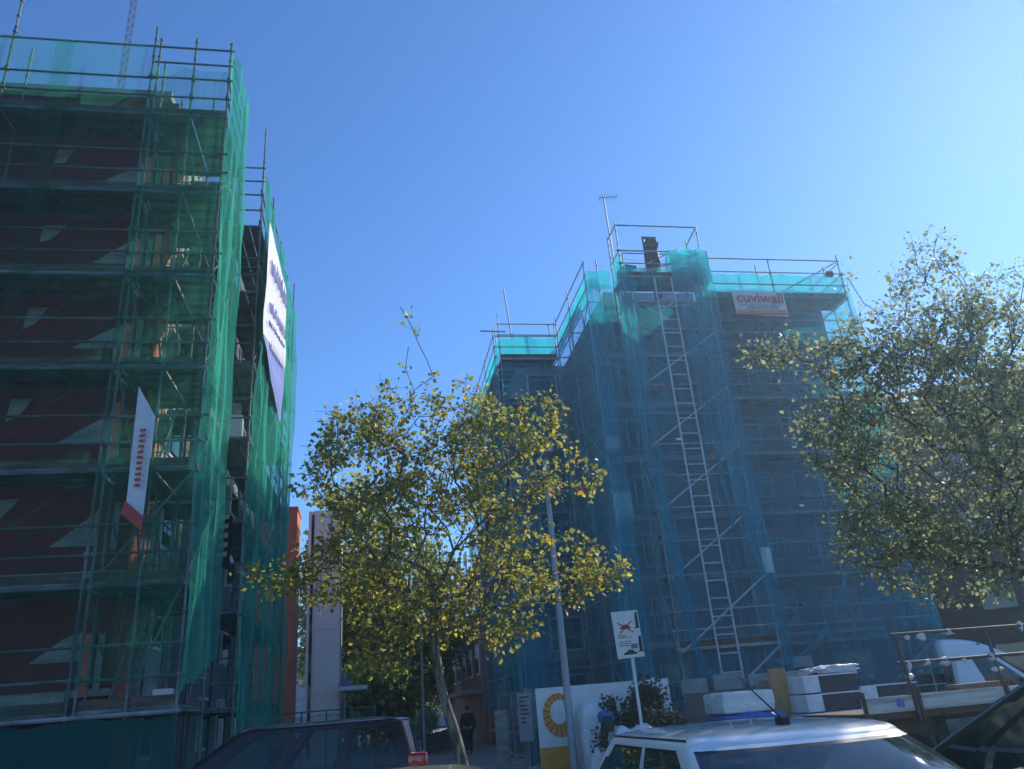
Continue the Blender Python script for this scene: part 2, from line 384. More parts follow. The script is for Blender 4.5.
s = empty('scaffold_stair_tower', (-3.8, 14.9, 0), 'narrow scaffold stair tower at the corner of the dark red building, with planked landings', 'scaffolding')
scaffold(s, [-4.6, -3.85, -3.1], PX, 13.9, 15.9, LV, 16.0, jitter=.6, braces=False, deck_mat=DECK, deck_bays=(0, 1), mid_rails_top=(14.9 + .45, 15.8))
for j, L in enumerate(LV[:-1]):
    y0, y1 = (14.3, 15.6) if j % 2 == 0 else (15.6, 14.3)
    bm = BM()
    for x in (-4.25, -3.9):
        tube(bm, (x, y0, L + .05), (x, y1, LV[j + 1]), .022)
    for k in range(1, 8):
        f = k / 8; tube(bm, (-4.25, y0 + (y1 - y0) * f, L + .05 + 1.93 * f), (-3.9, y0 + (y1 - y0) * f, L + .05 + 1.93 * f), .014, 5)
    obj('stair_flight', bm, STEEL, s)
    for kk, (x, a, b) in enumerate(((-3.1, 13.9, 15.9), (-4.6, 15.9, 13.9))):
        bm = tube(BM(), (x, a, L + .1), (x, b, LV[j + 1] - .1), .02); obj('brace', bm, STEEL, s)
    for k in (.5, 1.0):
        bm = tube(BM(), (-3.1, 13.85, L + k), (-3.1, 15.95, L + k), .022); obj('guard_rail', bm, STEEL, s)
    if j in (0, 1, 3): bm = tube(BM(), (-4.55, 13.96, L + (.1 if j else -1.6)), (-3.2, 13.96, LV[j + 1] - .1), .02); obj('brace', bm, STEEL, s)
for z in (14.4, 14.9, 15.35, 15.8):
    bm = tube(BM(), (-3.1, 13.85, z), (-3.1, 15.95, z), .024); obj('guard_rail', bm, STEEL, s)

s = empty('scaffolding', (-3.4, 22, 0), 'side scaffolding on the street flank of the red building, with stepped back front end', 'scaffolding')
scaffold(s, [18.0, 20.1, 22.2, 24.3, 26.4], PY, -2.9, -3.75, LV, 15.9, jitter=1.3, braces=True, rail_offs=(.5, 1.0), mid_rails_top=(15.8,))
for L in LV:
    for k in (.5, 1.0):
        bm = tube(BM(), (-3.8, 18.0, L + k), (-2.85, 18.0, L + k), .024); obj('end_rail', bm, STEEL, s)
for z in (15.35, 15.8):
    bm = tube(BM(), (-3.8, 18.0, z), (-2.85, 18.0, z), .024); obj('end_rail', bm, STEEL, s)
s = empty('scaffolding', (-4, 17, 0), 'dark infill scaffolding bay in the recess behind the stair tower', 'scaffolding')
scaffold(s, [16.2, 17.8], PY, -3.45, -4.25, LV, 14.9, jitter=.1, braces=True)

STEEL = STEELN
# nets
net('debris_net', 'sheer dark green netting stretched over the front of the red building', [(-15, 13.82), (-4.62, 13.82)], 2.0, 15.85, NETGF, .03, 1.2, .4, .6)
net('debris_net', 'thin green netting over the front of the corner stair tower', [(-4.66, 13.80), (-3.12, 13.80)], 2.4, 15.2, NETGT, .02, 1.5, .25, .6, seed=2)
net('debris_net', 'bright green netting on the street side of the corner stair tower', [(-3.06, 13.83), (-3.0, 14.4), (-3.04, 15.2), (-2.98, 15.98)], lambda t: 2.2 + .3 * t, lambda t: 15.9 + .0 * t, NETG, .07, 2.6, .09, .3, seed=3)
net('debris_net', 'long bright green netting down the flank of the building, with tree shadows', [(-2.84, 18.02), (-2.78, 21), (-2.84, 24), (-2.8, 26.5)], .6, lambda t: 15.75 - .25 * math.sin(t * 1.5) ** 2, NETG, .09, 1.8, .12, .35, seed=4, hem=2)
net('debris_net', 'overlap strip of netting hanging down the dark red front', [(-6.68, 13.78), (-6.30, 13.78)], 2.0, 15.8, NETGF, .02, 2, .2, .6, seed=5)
o = net('hoarding', 'dark green opaque sheeting along the foot of the red building', [(-15, 13.78), (-3.06, 13.78)], .02, 1.98, NETGS, .03, 1.2, .2, .25, cat='hoarding', seed=6)
bm = BM(); tube(bm, (-15, 13.76, 1.98), (-3.0, 13.76, 1.94), .035); obj('top_rail', bm, STEEL, o)
bm = BM(); box(bm, (-15, 14.0, 2.12), (-4.8, 14.03, 2.34)); tag(obj('toe_board', bm, PALEW), 'pale board lying behind the top of the green sheeting', 'board')

# banners ----------------------------------------------------------
def sheet(name, corners, nx, ny, mat, amp=.02, seed=0, parent=None):
    """bilinear sheet: corners tl,tr,br,bl"""
    tl, tr, br, bl = [Vector(c) for c in corners]
    n = (tr - tl).cross(bl - tl).normalized(); bm = BM(); g = []
    for j in range(ny + 1):
        row = []
        for i in range(nx + 1):
            u, v = i / nx, j / ny
            p = tl.lerp(tr, u).lerp(bl.lerp(br, u), v)
            p = p + n * noise.noise(Vector((u * 3, v * 3, seed))) * amp
            row.append(bm.verts.new(p))
        g.append(row)
    for j in range(ny):
        for i in range(nx): bm.faces.new((g[j][i], g[j][i + 1], g[j + 1][i + 1], g[j + 1][i]))
    return obj(name, bm, mat, parent, smooth=True)
def text_mesh(body, size, mat, parent, origin, xdir, up, name='lettering', bold=0, sx=1):
    cu = bpy.data.curves.new('t', 'FONT'); cu.body = body; cu.size = size; cu.offset = bold; cu.extrude = .002
    t = bpy.data.objects.new('t', cu); link(t)
    bpy.context.view_layer.update()
    dg = bpy.context.evaluated_depsgraph_get(); me = bpy.data.meshes.new_from_object(t.evaluated_get(dg))
    bpy.data.objects.remove(t)
    X = Vector(xdir).normalized(); U = Vector(up).normalized(); N = X.cross(U)
    bm = BM(); bm.from_mesh(me)
    for v in bm.verts: v.co = Vector(origin) + X * v.co.x * sx + U * v.co.y + N * v.co.z
    o = obj(name, bm, mat, parent)
    return o
BANW = pbr('banner_white', (.72, .71, .72), (.6, .59, .61), 3, .7)
BANB = pbr('banner_blue', (.16, .20, .52), (.12, .16, .44), 3, .6)
BANR = pbr('banner_red', (.55, .07, .05), (.45, .05, .04), 3, .6)
BANRS = pbr('banner_salmon', (.75, .28, .2), (.65, .22, .16), 3, .6)
GREYINK = pbr('grey_ink', (.2, .2, .25), (.14, .14, .18), 3, .7)
# long side banner
b = empty('banner', (-2.6, 20, 12), 'large white and blue advertising banner hung on the green flank netting', 'banner')
xb = -2.66
sheet('cloth', [(xb, 17.95, 14.0), (xb, 22.1, 14.2), (xb, 22.5, 11.8), (xb, 17.8, 10.6)], 14, 10, BANW, .05, 1, b)
sheet('blue_field', [(xb, 17.8, 10.58), (xb, 22.5, 11.78), (xb, 22.0, 9.9), (xb, 21.6, 9.7)], 14, 6, BANB, .04, 2, b)
for k in range(0):
    y = 18.4 + k * .42; z = 12.2 + .12 * k + rnd.uniform(-.1, .2)
    bm = BM(); pts = [(xb + .05, y + .12 * math.sin(a * 1.3 + k), z + a * .16) for a in range(6)]
    poly_tube(bm, pts, .035, 5); obj('script_stroke', bm, BANB, b)
LIL = pbr('lilac_ink', (.42, .42, .66), (.34, .34, .58), 3, .7)
def scribble(n, y0, z0, dy, dz, hgt, wid, mat_, sd, x_=xb + .05):
    rr_ = random.Random(sd)
    for k in range(n):
        y = y0 + dy * k; z = z0 + dz * k; pts = []
        for a in range(9):
            pts.append((x_, y + dy * .8 * a / 8 + rr_.uniform(-.03, .03), z + dz * a / 8 + hgt * (.5 + .5 * math.sin(a * 2.2 + k * 1.7)) * rr_.uniform(.6, 1)))
        obj('script_stroke', poly_tube(BM(), pts, wid, 4), mat_, b)
scribble(7, 18.25, 12.6, .52, .12, .7, .014, LIL, 1); scribble(7, 18.3, 11.5, .52, .13, .45, .012, LIL, 2); scribble(9, 18.3, 11.1, .4, .11, .2, .008, BANB, 3)
for k in range(10):
    y = 19.0 + k * .3; z = 11.0 + .25 * (k * .3) - .1
    bm = BM(); box(bm, (xb + .045, y, z - .12), (xb + .055, y + .17, z + .1), Matrix.Rotation(R(12), 3, 'X')); obj('letter_mark', bm, BANW, b)
# white/red banner on tower
b = empty('banner', (-3.95, 13.7, 6), 'narrow white banner with red print hanging skewed on the stair tower', 'banner')
sheet('cloth', [(-4.16, 13.70, 7.45), (-3.82, 13.70, 6.85), (-3.84, 13.68, 4.95), (-4.14, 13.70, 5.25)], 5, 14, BANW, .05, 5, b)
sheet('red_hem', [(-4.15, 13.665, 5.32), (-3.84, 13.65, 5.04), (-3.82, 13.65, 4.78), (-4.2, 13.66, 5.1)], 4, 3, BANR, .02, 6, b)
for k in range(11):
    z = 5.55 + k * .1
    bm = box(BM(), (-4.03, 13.625, z), (-3.93, 13.63, z + .05), Matrix.Rotation(R(rnd.uniform(-20, 20)), 3, 'Y')); obj('letter_mark', bm, BANR, b)
# small dark banner
b = empty('banner', (-3.2, 17.0, 5.5), 'small dark banner with white print in the recess at the building corner', 'banner')
sheet('cloth', [(-3.4, 17.6, 6.0), (-3.0, 17.2, 5.85), (-3.0, 17.2, 4.7), (-3.35, 17.6, 4.9)], 4, 6, BLACK, .04, 8, b)
for k in range(5):
    bm = box(BM(), (-3.3, 17.16, 4.98 + k * .2), (-3.03, 17.165, 5.08 + k * .2), Matrix.Rotation(R(-38), 3, 'Z')); obj('letter_mark', bm, BANW, b)
# things on the landings
FOAM = pbr('white_foam', (.75, .76, .76), (.65, .66, .66), 5, .6)
def clutter_box(x, y, z, sx, sy, sz, rz, m, label, cat='box', name='insulation_box', group=None):
    rt = Matrix.Rotation(rz, 3, 'Z'); bm = BM()
    box(bm, (x - sx / 2, y - sy / 2, z), (x + sx / 2, y + sy / 2, z + sz), rt, bevel=.012)
    o = tag(obj(name, bm, m), label, cat, group); return o
clutter_box(-3.55, 14.7, 6.02, .42, .5, .28, .2, FOAM, 'white foam box on a landing of the stair tower')
clutter_box(-3.3, 18.5, 8.0, .35, .5, .62, .1, FOAM, 'stack of pale foam sheets on the upper flank scaffold deck')
clutter_box(-3.35, 18.45, 7.995 + .63, .3, .4, .3, .3, PALEW, 'grey packet on top of the pale foam sheets, flank scaffold')
clutter_box(-3.45, 14.5, 2.06, .3, .3, .25, .1, WHITE, 'white bucket shaped box on the lowest landing of the stair tower')

# ------------------------------------------------------------------ crane
c = empty('tower_crane', (-23, 60, 0), 'thin lattice tower crane far behind the red building', 'crane')
def lattice(bm, p, q, w, n, r=.06):
    p = Vector(p); q = Vector(q); d = (q - p).normalized(); a = Vector((0, 1, 0)) if abs(d.y) < .9 else Vector((1, 0, 0))
    x = d.cross(a).normalized() * w / 2; y = d.cross(x).normalized() * w / 2
    cs = [x + y, x - y, -x - y, -x + y]
    for k in cs: tube(bm, p + k, q + k, r, 4)
    for i in range(n):
        f0, f1 = i / n, (i + 1) / n
        for k in range(4):
            A, B = (cs[k], cs[(k + 1) % 4]) if i % 2 else (cs[(k + 1) % 4], cs[k])
            tube(bm, p.lerp(q, f0) + A, p.lerp(q, f1) + B, r * .6, 4)
CRM = pbr('crane_paint', (.2, .16, .2), (.14, .11, .14), 2, .6)
bm = BM(); lattice(bm, (-22.9, 60, 0), (-22.9, 60, 78), .42, 140, .03); obj('mast', bm, CRM, c)
bm = BM(); lattice(bm, (-42, 64, 79), (12, 53, 79), 1.1, 45, .07); obj('jib', bm, CRM, c)
bm = BM(); box(bm, (-23.8, 59, 76.5), (-22, 60.5, 78.4), bevel=.1); obj('cab', bm, WHITE, c)

# ------------------------------------------------------------------ street, left behind
p = empty('brick_pier_building', (-3.3, 30, 0), 'sunlit red brick end wall between the green netting and grey lift tower', 'building')
ORB = brick_mat('bright_orange_brick', (.95, .26, .12), (.85, .22, .1), (.6, .3, .2))
obj('wall', box(BM(), (-6.5, 31.6, 0), (-3.02, 33.2, 9.6)), ORB, p)
obj('parapet', box(BM(), (-6.6, 31.55, 9.6), (-2.99, 33.25, 9.72)), ORB, p)
for z in (1.4, 3.9, 6.4, 8.9): obj('string_course', box(BM(), (-3.03, 31.58, z), (-3.0, 33.22, z + .12)), CONC, p)
t = empty('lift_tower', (-2.1, 35, 0), 'grey panelled lift tower beside the red brick wall', 'building')
for j in range(4):
    for i in range(2):
        obj('cladding_panel', box(BM(), (-2.5 + i * .53, 35, 0.02 + j * 2.6), (-2.5 + i * .53 + .515, 37, 2.6 + j * 2.6 - .02)), PANEL, t)
obj('core', box(BM(), (-2.85, 35.03, 0), (-1.45, 37.5, 10.36)), PANEL, t)
obj('glazing', box(BM(), (-2.72, 34.99, .3), (-2.60, 35.025, 10.2)), WIN, t)
obj('canopy', box(BM(), (-1.45, 33.6, 2.7), (-.3, 35.4, 2.85)), WHITE, t)
def street_sign(x, y, label):
    g = empty('road_sign', (x, y, 0), label, 'sign')
    obj('post', tube(BM(), (x, y, 0), (x, y, 3.4), .04), STEEL, g)
    bm = BM(); bmesh.ops.create_cone(bm, cap_ends=True, segments=24, radius1=.26, radius2=.26, depth=.03)
    for v in bm.verts: v.co = Vector((v.co.x + x, v.co.z + y - .06, v.co.y + 2.9))
    obj('sign_plate', bm, BANB, g)
    bm = BM(); box(bm, (x - .14, y - .085, 2.86), (x + .14, y - .08, 2.94), Matrix.Rotation(R(40), 3, 'Y')); obj('sign_symbol', bm, BANR, g)
street_sign(-1.2, 34.3, 'round blue road sign on thin post by the lift tower canopy')
f = empty('fence_panel', (-1.8, 26.8, 0), 'low dark mesh site fence beyond the purple car', 'fence')
bm = BM()
for k in range(5): tube(bm, (-3.0 + k * .75, 26.8, 0), (-3.0 + k * .75, 26.8, 1.95), .025)
tube(bm, (-3.0, 26.8, 1.93), (0, 26.8, 1.93), .022); tube(bm, (-3.0, 26.8, .2), (0, 26.8, .2), .022)
obj('frame', bm, STEELD, f)
net('mesh', '', [(-3.0, 26.76), (0, 26.76)], .1, 1.9, NETGF, .01, 1, .3, .4, parent=f)

# ------------------------------------------------------------------ RIGHT building
rb = empty('dark_apartment_building', (12, 24, 0), 'large grey apartment building wrapped in blue netting', 'building')
obj('wall', box(BM(), (8.0, 23.75, 0), (17.0, 42, 14.7)), DARKW, rb)
obj('recessed_wall', box(BM(), (6.0, 28.85, 0), (7.997, 42, 14.7)), GREYW, rb)
obj('cornice', box(BM(), (8.1, 23.55, 14.7), (16.4, 42, 14.85)), GREYW, rb)
obj('stair_head', box(BM(), (8.9, 25.2, 14.85), (12.6, 30, 16.2)), GREYW, rb)
LR = [.72, 2.7, 4.68, 6.66, 8.64, 10.62, 12.6]
for j, z in enumerate([1.3, 3.3, 5.3, 7.25, 9.25, 11.2, 13.1]):
    obj('floor_band', box(BM(), (8.02, 23.70, z - .42), (16.28, 23.748, z - .22)), GREYW, rb)
    for x0, x1 in ((8.5, 9.4), (11.9, 13.4), (14.2, 15.6)):
        w = obj('window', box(BM(), (x0, 23.69, z), (x1, 23.746, z + 1.1)), GREYW, rb)
        obj('pane', box(BM(), (x0 + .07, 23.672, z + .07), (x1 - .07, 23.688, z + 1.03)), WIN, w)
    w = obj('window', box(BM(), (6.3, 28.79, z), (7.6, 28.846, z + 1.2)), WHITE, rb)
    obj('pane', box(BM(), (6.38, 28.775, z + .07), (7.52, 28.789, z + 1.13)), WIN, w)

s = empty('scaffolding', (15, 23, 0), 'facade scaffolding on the right half of the blue netted building', 'scaffolding')
scaffold(s, [11.5, 14.45, 17.3], PX, 22.5, 23.4, LR + [14.55], 16.15, jitter=.3, braces=False, mid_rails_top=(16.12,))
for a, b_, z0, z1 in ((14.45, 17.3, .8, 2.7), (14.45, 17.3, 14.6, 16.1), (14.45, 17.3, 4.7, 6.6), (11.5, 14.45, 8.7, 10.6)):
    obj('brace', tube(BM(), (a, 22.5, z0), (b_, 22.5, z1), .022), STEEL, s)
# returning side at right
for y in (25.5, 28.5):
    bm = BM(); tube(bm, (17.35, y, 0), (17.35, y, 16.2 + rnd.random() * .3), .024); obj('standard', bm, STEEL, s)
for z in [l for l in LR] + [14.55, 15.05, 15.55, 16.05]:
    obj('guard_rail', tube(BM(), (17.33, 22.5, z), (17.33, 28.5, z), .023), STEEL, s)

s = empty('scaffold_ladder_tower', (9.8, 22, 0), 'tall scaffold ladder tower rising above the roof, wrapped in blue netting', 'scaffolding')
TW = [.7 + 2.0 * k for k in range(8)]
scaffold(s, [8.35, 11.33], PX, 21.5, 22.42, [TW[-1], TW[1]], 16.8, jitter=.15, braces=False)
for z in [1.7 + 1.0 * k for k in range(15)]:
    obj('guard_rail', tube(BM(), (8.25, 21.5, z), (11.4, 21.5, z), .023), STEEL, s)
    if z > 2: obj('side_rail', tube(BM(), (8.35, 21.45, z), (8.35, 22.5, z), .022), STEEL, s)
for z in TW[2:-1]:
    obj('ledger', tube(BM(), (8.25, 22.42, z), (11.4, 22.42, z), .023), STEEL, s)
for x in (8.95, 10.75):
    bm = tube(BM(), (x, 22.42, 0), (x, 22.42, 15.2), .021); obj('standard', bm, STEEL, s)
for k_, z in enumerate([.7 + 2.0 * k for k in range(7)]):
    obj('brace', tube(BM(), (11.3, 22.4, z), (8.4, 22.4, z + 1.98), .022), STEEL, s)
    obj('brace', tube(BM(), (8.33, 21.5 if k_ % 2 else 22.4, z), (8.33, 22.4 if k_ % 2 else 21.5, z + 1.98), .022), STEEL, s)
for z in TW[2:-1]:
    obj('deck', box(BM(), (8.4, 22.0, z), (9.3, 22.38, z + .05)), DECK, s)
STEELBR = pbr('brace_steel', (.52, .56, .6), (.36, .4, .44), 3, .6, .1)
for z in [.6 + 2.0 * k for k in range(7)]:
    obj('brace', tube(BM(), (8.4, 21.45, z), (11.3, 21.45, z + 1.98), .028), STEELBR, s)
lad = BM()
for x in (9.42, 10.03): tube(lad, (x, 21.40, .6), (x, 21.40, 14.6), .032)
z = 1.0
while z < 14.5: tube(lad, (9.42, 21.40, z), (10.03, 21.40, z), .022, 6); z += .5
obj('ladder', lad, pbr('ladder_steel', (.58, .62, .66), (.42, .46, .5), 3, .6, .1), s)
for (a, b_) in (((8.35, 21.5, 16.74), (11.33, 21.5, 16.74)), ((8.35, 22.42, 16.74), (8.35, 21.5, 16.74)), ((11.33, 22.42, 16.6), (11.33, 21.5, 16.74)), ((9.3, 21.5, 14.9), (11.3, 21.5, 15.7)), ((9.3, 21.5, 15.2), (10.9, 22.4, 16.4))):
    obj('guard_rail', tube(BM(), a, b_, .025), STEEL, s)

s = empty('scaffolding', (7, 28, 0), 'recessed corner scaffolding at the left end of the blue netted building', 'scaffolding')
scaffold(s, [5.1, 7.45], PX, 27.75, 28.6, LR + [14.55], 16.15, jitter=.4, braces=False, mid_rails_top=(16.1, 15.6), rail_offs=(.5, 1.0))
scaffold(s, [23.0, 25.4, 27.6], PY, 7.5, 8.0, LR + [14.55], 16.15, jitter=.3, braces=True, decks=False, mid_rails_top=(16.12,))
s = empty('scaffolding', (5.3, 33, 0), 'street flank scaffolding running away behind the centre tree', 'scaffolding')
scaffold(s, [28.8, 31.6, 34.4, 37.2], PY, 5.05, 5.9, LR + [14.55], 16.15, jitter=.3, braces=True, mid_rails_top=(16.1,))
obj('loose_tube', tube(BM(), (4.3, 27.6, 15.7), (5.4, 27.75, 15.75), .03), STEEL, s)
obj('tall_pole', tube(BM(), (5.9, 28.6, 14.5), (5.6, 28.5, 18.2), .03), STEEL, s)

# nets, below the eaves
net('debris_net', 'blue netting over the right half of the facade, below its printed banner', [(11.4, 22.40), (14.4, 22.36), (17.4, 22.40)], lambda t: 1.55 + .25 * math.cos(t * 1.1), 14.85, NETB, .05, 1.1, .25, .5, hem=1, seed=11)
net('debris_net', 'blue netting over the front of the ladder tower', [(8.3, 21.56), (9.8, 21.60), (11.38, 21.56)], lambda t: 1.75 - .35 * math.sin(t / 3.1 * math.pi), 14.9, NETB, .05, 1.3, .2, .5, hem=1, seed=12)
net('debris_net', 'bunched blue netting strip between the ladder tower and recess', [(7.45, 22.42), (8.0, 22.38), (8.3, 22.35), (8.28, 21.5)], 1.2, 15.0, NETB, .08, 2.6, .09, .4, seed=13)
net('debris_net', 'blue netting on the receding side wall of the recess', [(7.42, 22.45), (7.42, 27.6)], 1.0, 14.9, NETB, .10, 1.3, .14, .4, seed=14)
net('debris_net', 'thin blue netting across the recessed corner bay', [(5.05, 27.68), (7.4, 27.68)], 1.0, 14.4, NETB, .05, 1.3, .25, .5, seed=15)
net('debris_net', 'blue netting on the far street flank, beside the centre tree', [(4.98, 27.7), (4.98, 38)], 1.4, 14.9, NETB, .10, 1.3, .2, .4, seed=16, hem=2)
net('debris_net', 'blue netting closing the far right end of the scaffold', [(17.42, 22.45), (17.42, 28.6)], 1.5, 14.9, NETBD, .08, 1.3, .2, .4, seed=17)
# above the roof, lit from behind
net('parapet_net', 'backlit cyan netting on the roof guard rail above the printed banner', [(11.4, 22.56), (17.4, 22.56)], 14.6, 15.6, NETBT, .03, 1.6, .15, .25, seed=21)
net('parapet_net', 'backlit cyan netting wrapped round the top of the ladder tower', [(8.38, 22.4), (8.38, 21.56), (11.3, 21.56), (11.3, 22.4)], 14.35, lambda t: 15.7 if t < .9 or t > 2.5 else 15.05, NETBT, .04, 1.6, .15, .25, seed=22)
net('parapet_net', 'doubled backlit cyan netting at the right end of the ladder tower top', [(10.05, 21.30), (11.45, 21.30), (11.47, 22.3)], 14.35, 15.75, NETBT, .05, 2.4, .1, .2, seed=23)
net('parapet_net', 'backlit cyan netting on the roof rail left of the ladder tower', [(7.5, 22.56), (8.3, 22.56)], 14.8, 15.6, NETBT, .04, 1.6, .15, .25, seed=24)
net('parapet_net', 'backlit cyan netting on the receding side roof rail of the recess', [(7.55, 22.5), (7.55, 27.7)], 14.7, 15.6, NETBT, .04, 1.6, .15, .25, seed=25)
net('parapet_net', 'pale backlit cyan netting on the roof rail of the recessed corner', [(5.12, 27.82), (7.5, 27.82)], 14.6, 15.6, NETBT, .04, 1.6, .15, .25, seed=26)
net('parapet_net', 'backlit cyan netting on the roof rail of the far street flank', [(5.12, 27.8), (5.12, 38)], 14.7, 15.6, NETBT, .04, 1.6, .2, .25, seed=27)
# gathered folds
def curtain(name, label, axis_pts, widths, mat, seed, folds=9, depth=.10, ydir=Vector((0, -1, 0)), xdir=Vector((1, 0, 0))):
    bm = BM(); rows = []; n = folds * 4
    K = 40
    for k in range(K + 1):
        f = k / K * (len(axis_pts) - 1); i = min(int(f), len(axis_pts) - 2); g = f - i
        c_ = Vector(axis_pts[i]).lerp(Vector(axis_pts[i + 1]), g); w = widths[i] * (1 - g) + widths[i + 1] * g
        row = []
        for j in range(n + 1):
            u = j / n - .5
            d = math.sin(j / 4 * 2 * math.pi + noise.noise(Vector((j * .3, k * .12, seed))) * 3) * depth * (.6 + noise.noise(Vector((j * .5, k * .1, seed + 3))))
            row.append(bm.verts.new(c_ + xdir * (u * w + noise.noise(Vector((k * .2, seed, 0))) * .05) + ydir * (d * .6 + .05)))
        rows.append(row)
    for k in range(K):
        for j in range(n): bm.faces.new((rows[k][j], rows[k][j + 1], rows[k + 1][j + 1], rows[k + 1][j]))
    return tag(obj(name, bm, mat, smooth=True), label, 'debris net')
curtain('net_curtain', 'gathered blue net curtain tapering down the right edge of the ladder tower', [(10.9, 21.25, 14.9), (10.95, 21.25, 10.5), (11.05, 21.25, 7), (11.3, 21.25, 4.5), (11.45, 21.3, 1.6)], [1.1, .95, .75, .5, .22], NETBD, 1)
curtain('net_curtain', 'gathered blue net curtain down the left edge of the ladder tower', [(8.35, 21.25, 14.9), (8.3, 21.25, 10), (8.4, 21.25, 6.5), (8.6, 21.25, 3.8), (8.9, 21.3, 1.8)], [.6, .55, .55, .35, .15], NETBD, 2, 6)
curtain('net_curtain', 'gathered blue net curtain at the corner of the recess', [(7.5, 22.3, 15), (7.45, 22.3, 9), (7.35, 22.3, 1.2)], [.5, .6, .9], NETBD, 3, 6)
curtain('net_curtain', 'narrow darker net fold hanging beside the ladder', [(10.2, 21.3, 14.9), (10.35, 21.3, 10), (10.5, 21.3, 6)], [.4, .3, .1], NETBD, 4, 4)
curtain('net_curtain', 'blue net folds bunched behind the street lamp', [(5.3, 27.5, 8), (5.35, 27.5, 5), (5.6, 27.4, 1.0)], [.8, 1.1, 1.6], NETBD, 5, 8)
# swags at the foot
def swag(label, a, b_, sag, w, seed):
    a = Vector(a); b_ = Vector(b_); bm = BM(); rows = []
    for k in range(25):
        f = k / 24; c_ = a.lerp(b_, f); c_.z -= sag * 4 * f * (1 - f)
        rows.append([bm.verts.new(c_ + Vector((0, -.06 * math.sin(j * 1.9 + seed) - .04, (j - 3) * w / 6))) for j in range(7)])
    for k in range(24):
        for j in range(6): bm.faces.new((rows[k][j], rows[k + 1][j], rows[k + 1][j + 1], rows[k][j + 1]))
    tag(obj('net_swag', bm, NETBD, smooth=True), label, 'debris net')
swag('sagging hem of blue netting above the plywood hoarding', (8.7, 21.28, 2.3), (11.45, 21.28, 2.3), .62, .22, 1)
swag('sagging swag of blue netting low on the right facade', (11.5, 22.25, 2.2), (14.4, 22.25, 4.6), .7, .22, 2)

# printed banner
XB = -.22
b = empty('banner', (13.8, 22.2, 14), 'white printed company banner with red lettering high on the blue netting', 'banner')
yb = 22.22
sheet('cloth', [(12.82 + XB, yb, 14.62), (14.8 + XB, yb, 14.58), (14.82 + XB, yb, 13.58), (12.84 + XB, yb, 13.66)], 10, 6, BANW, .02, 3, b)
obj('red_band', box(BM(), (12.87 + XB, yb - .05, 13.66), (14.8 + XB, yb - .045, 13.82)), BANRS, b)
text_mesh('cuviwall', .58, BANR, b, (12.92 + XB, yb - .06, 14.13), (1, 0, -.015), (0, 0, 1), bold=.006, sx=.98)
for k in range(12):
    obj('small_print', box(BM(), (12.98 + XB + k * .14, yb - .055, 13.98 + .01 * (k % 3)), (12.98 + XB + k * .14 + .1, yb - .05, 14.02 + .012 * (k % 2))), GREYINK, b)
    if k > 1 and k < 11: obj('small_print', box(BM(), (12.98 + XB + k * .14, yb - .055, 13.89), (12.98 + XB + k * .14 + .11, yb - .05, 13.93)), GREYINK, b)
for k, (x, z) in enumerate(((13.6, 8.72), (13.4, 6.76), (9.2, 8.75))):
    tag(obj('deck_label', box(BM(), (x, 22.28 if x > 11 else 21.3, z), (x + .16, 22.285 if x > 11 else 21.305, z + .07)), WHITE),
        ['small white maker plate on a scaffold board under the blue net, upper', 'small white maker plate on a scaffold board under the blue net, lower', 'small white maker plate on the ladder tower'][k], 'plate')

# hoist, fence panel and antenna on the roof
h = empty('hoist', (9.6, 21.9, 14.8), 'dark builders hoist standing in the top of the ladder tower', 'hoist')
bm = BM()
for x in (9.42, 9.86): tube(bm, (x, 21.8, 14.7), (x, 21.8, 16.45), .045)
tube(bm, (9.38, 21.8, 16.45), (9.9, 21.8, 16.45), .05); tube(bm, (9.42, 21.8, 15.5), (9.86, 21.8, 15.5), .03)
obj('frame', bm, STEELD, h)
obj('motor', box(BM(), (9.46, 21.62, 15.95), (9.84, 22.0, 16.3), bevel=.05), BLACK, h)
bm = BM(); lo = []
for k in range(9):
    f = k / 8; lo.append([bm.verts.new((9.36 + .52 * j / 8 - .08 * f + .03 * math.sin(k + j), 21.66 + .04 * math.sin(j * 2.1 + k), 16.2 - 1.15 * f)) for j in range(9)])
for k in range(8):
    for j in range(8): bm.faces.new((lo[k][j], lo[k][j + 1], lo[k + 1][j + 1], lo[k + 1][j]))
obj('tarpaulin', bm, BLACK, h, smooth=True)
g = empty('wire_panel', (9.7, 22.6, 15), 'wire mesh fence panel behind the roof hoist', 'fence panel')
bm = BM()
for k in range(16): tube(bm, (8.9 + .12 * k, 22.6, 15.0), (8.9 + .12 * k, 22.6, 16.3), .005, 4)
for k in range(6): tube(bm, (8.9, 22.6, 15.0 + .26 * k), (10.7, 22.6, 15.0 + .26 * k), .007, 4)
obj('mesh', bm, STEEL, g)
obj('frame', poly_tube(BM(), [(8.88, 22.6, 15), (8.88, 22.6, 16.32), (10.72, 22.6, 16.32), (10.72, 22.6, 15)], .018), STEEL, g)
clutter_box(8.75, 22.0, 14.8, .45, .5, .5, .2, STEELD, 'dark crate on the ladder tower landing beside the hoist', 'crate', 'crate')
clutter_box(9.7, 21.9, 14.1, .18, .3, 1.3, .0, STEELD, 'tall dark hoist guide rail below the roof hoist', 'rail', 'guide_rail')
g = empty('antenna', (9.1, 24, 15), 'television antenna on a thin mast on the roof of the netted building', 'antenna')
obj('mast', tube(BM(), (9.1, 24, 14.8), (9.02, 24, 19.9), .03), STEEL, g)
bm = BM(); tube(bm, (8.8, 24, 19.75), (9.6, 24, 19.85), .018, 5)
for k in range(6): tube(bm, (8.9 + k * .13, 23.75, 19.77 + .015 * k), (8.9 + k * .13, 24.25, 19.77 + .015 * k), .01, 4)
obj('aerial', bm, STEEL, g)
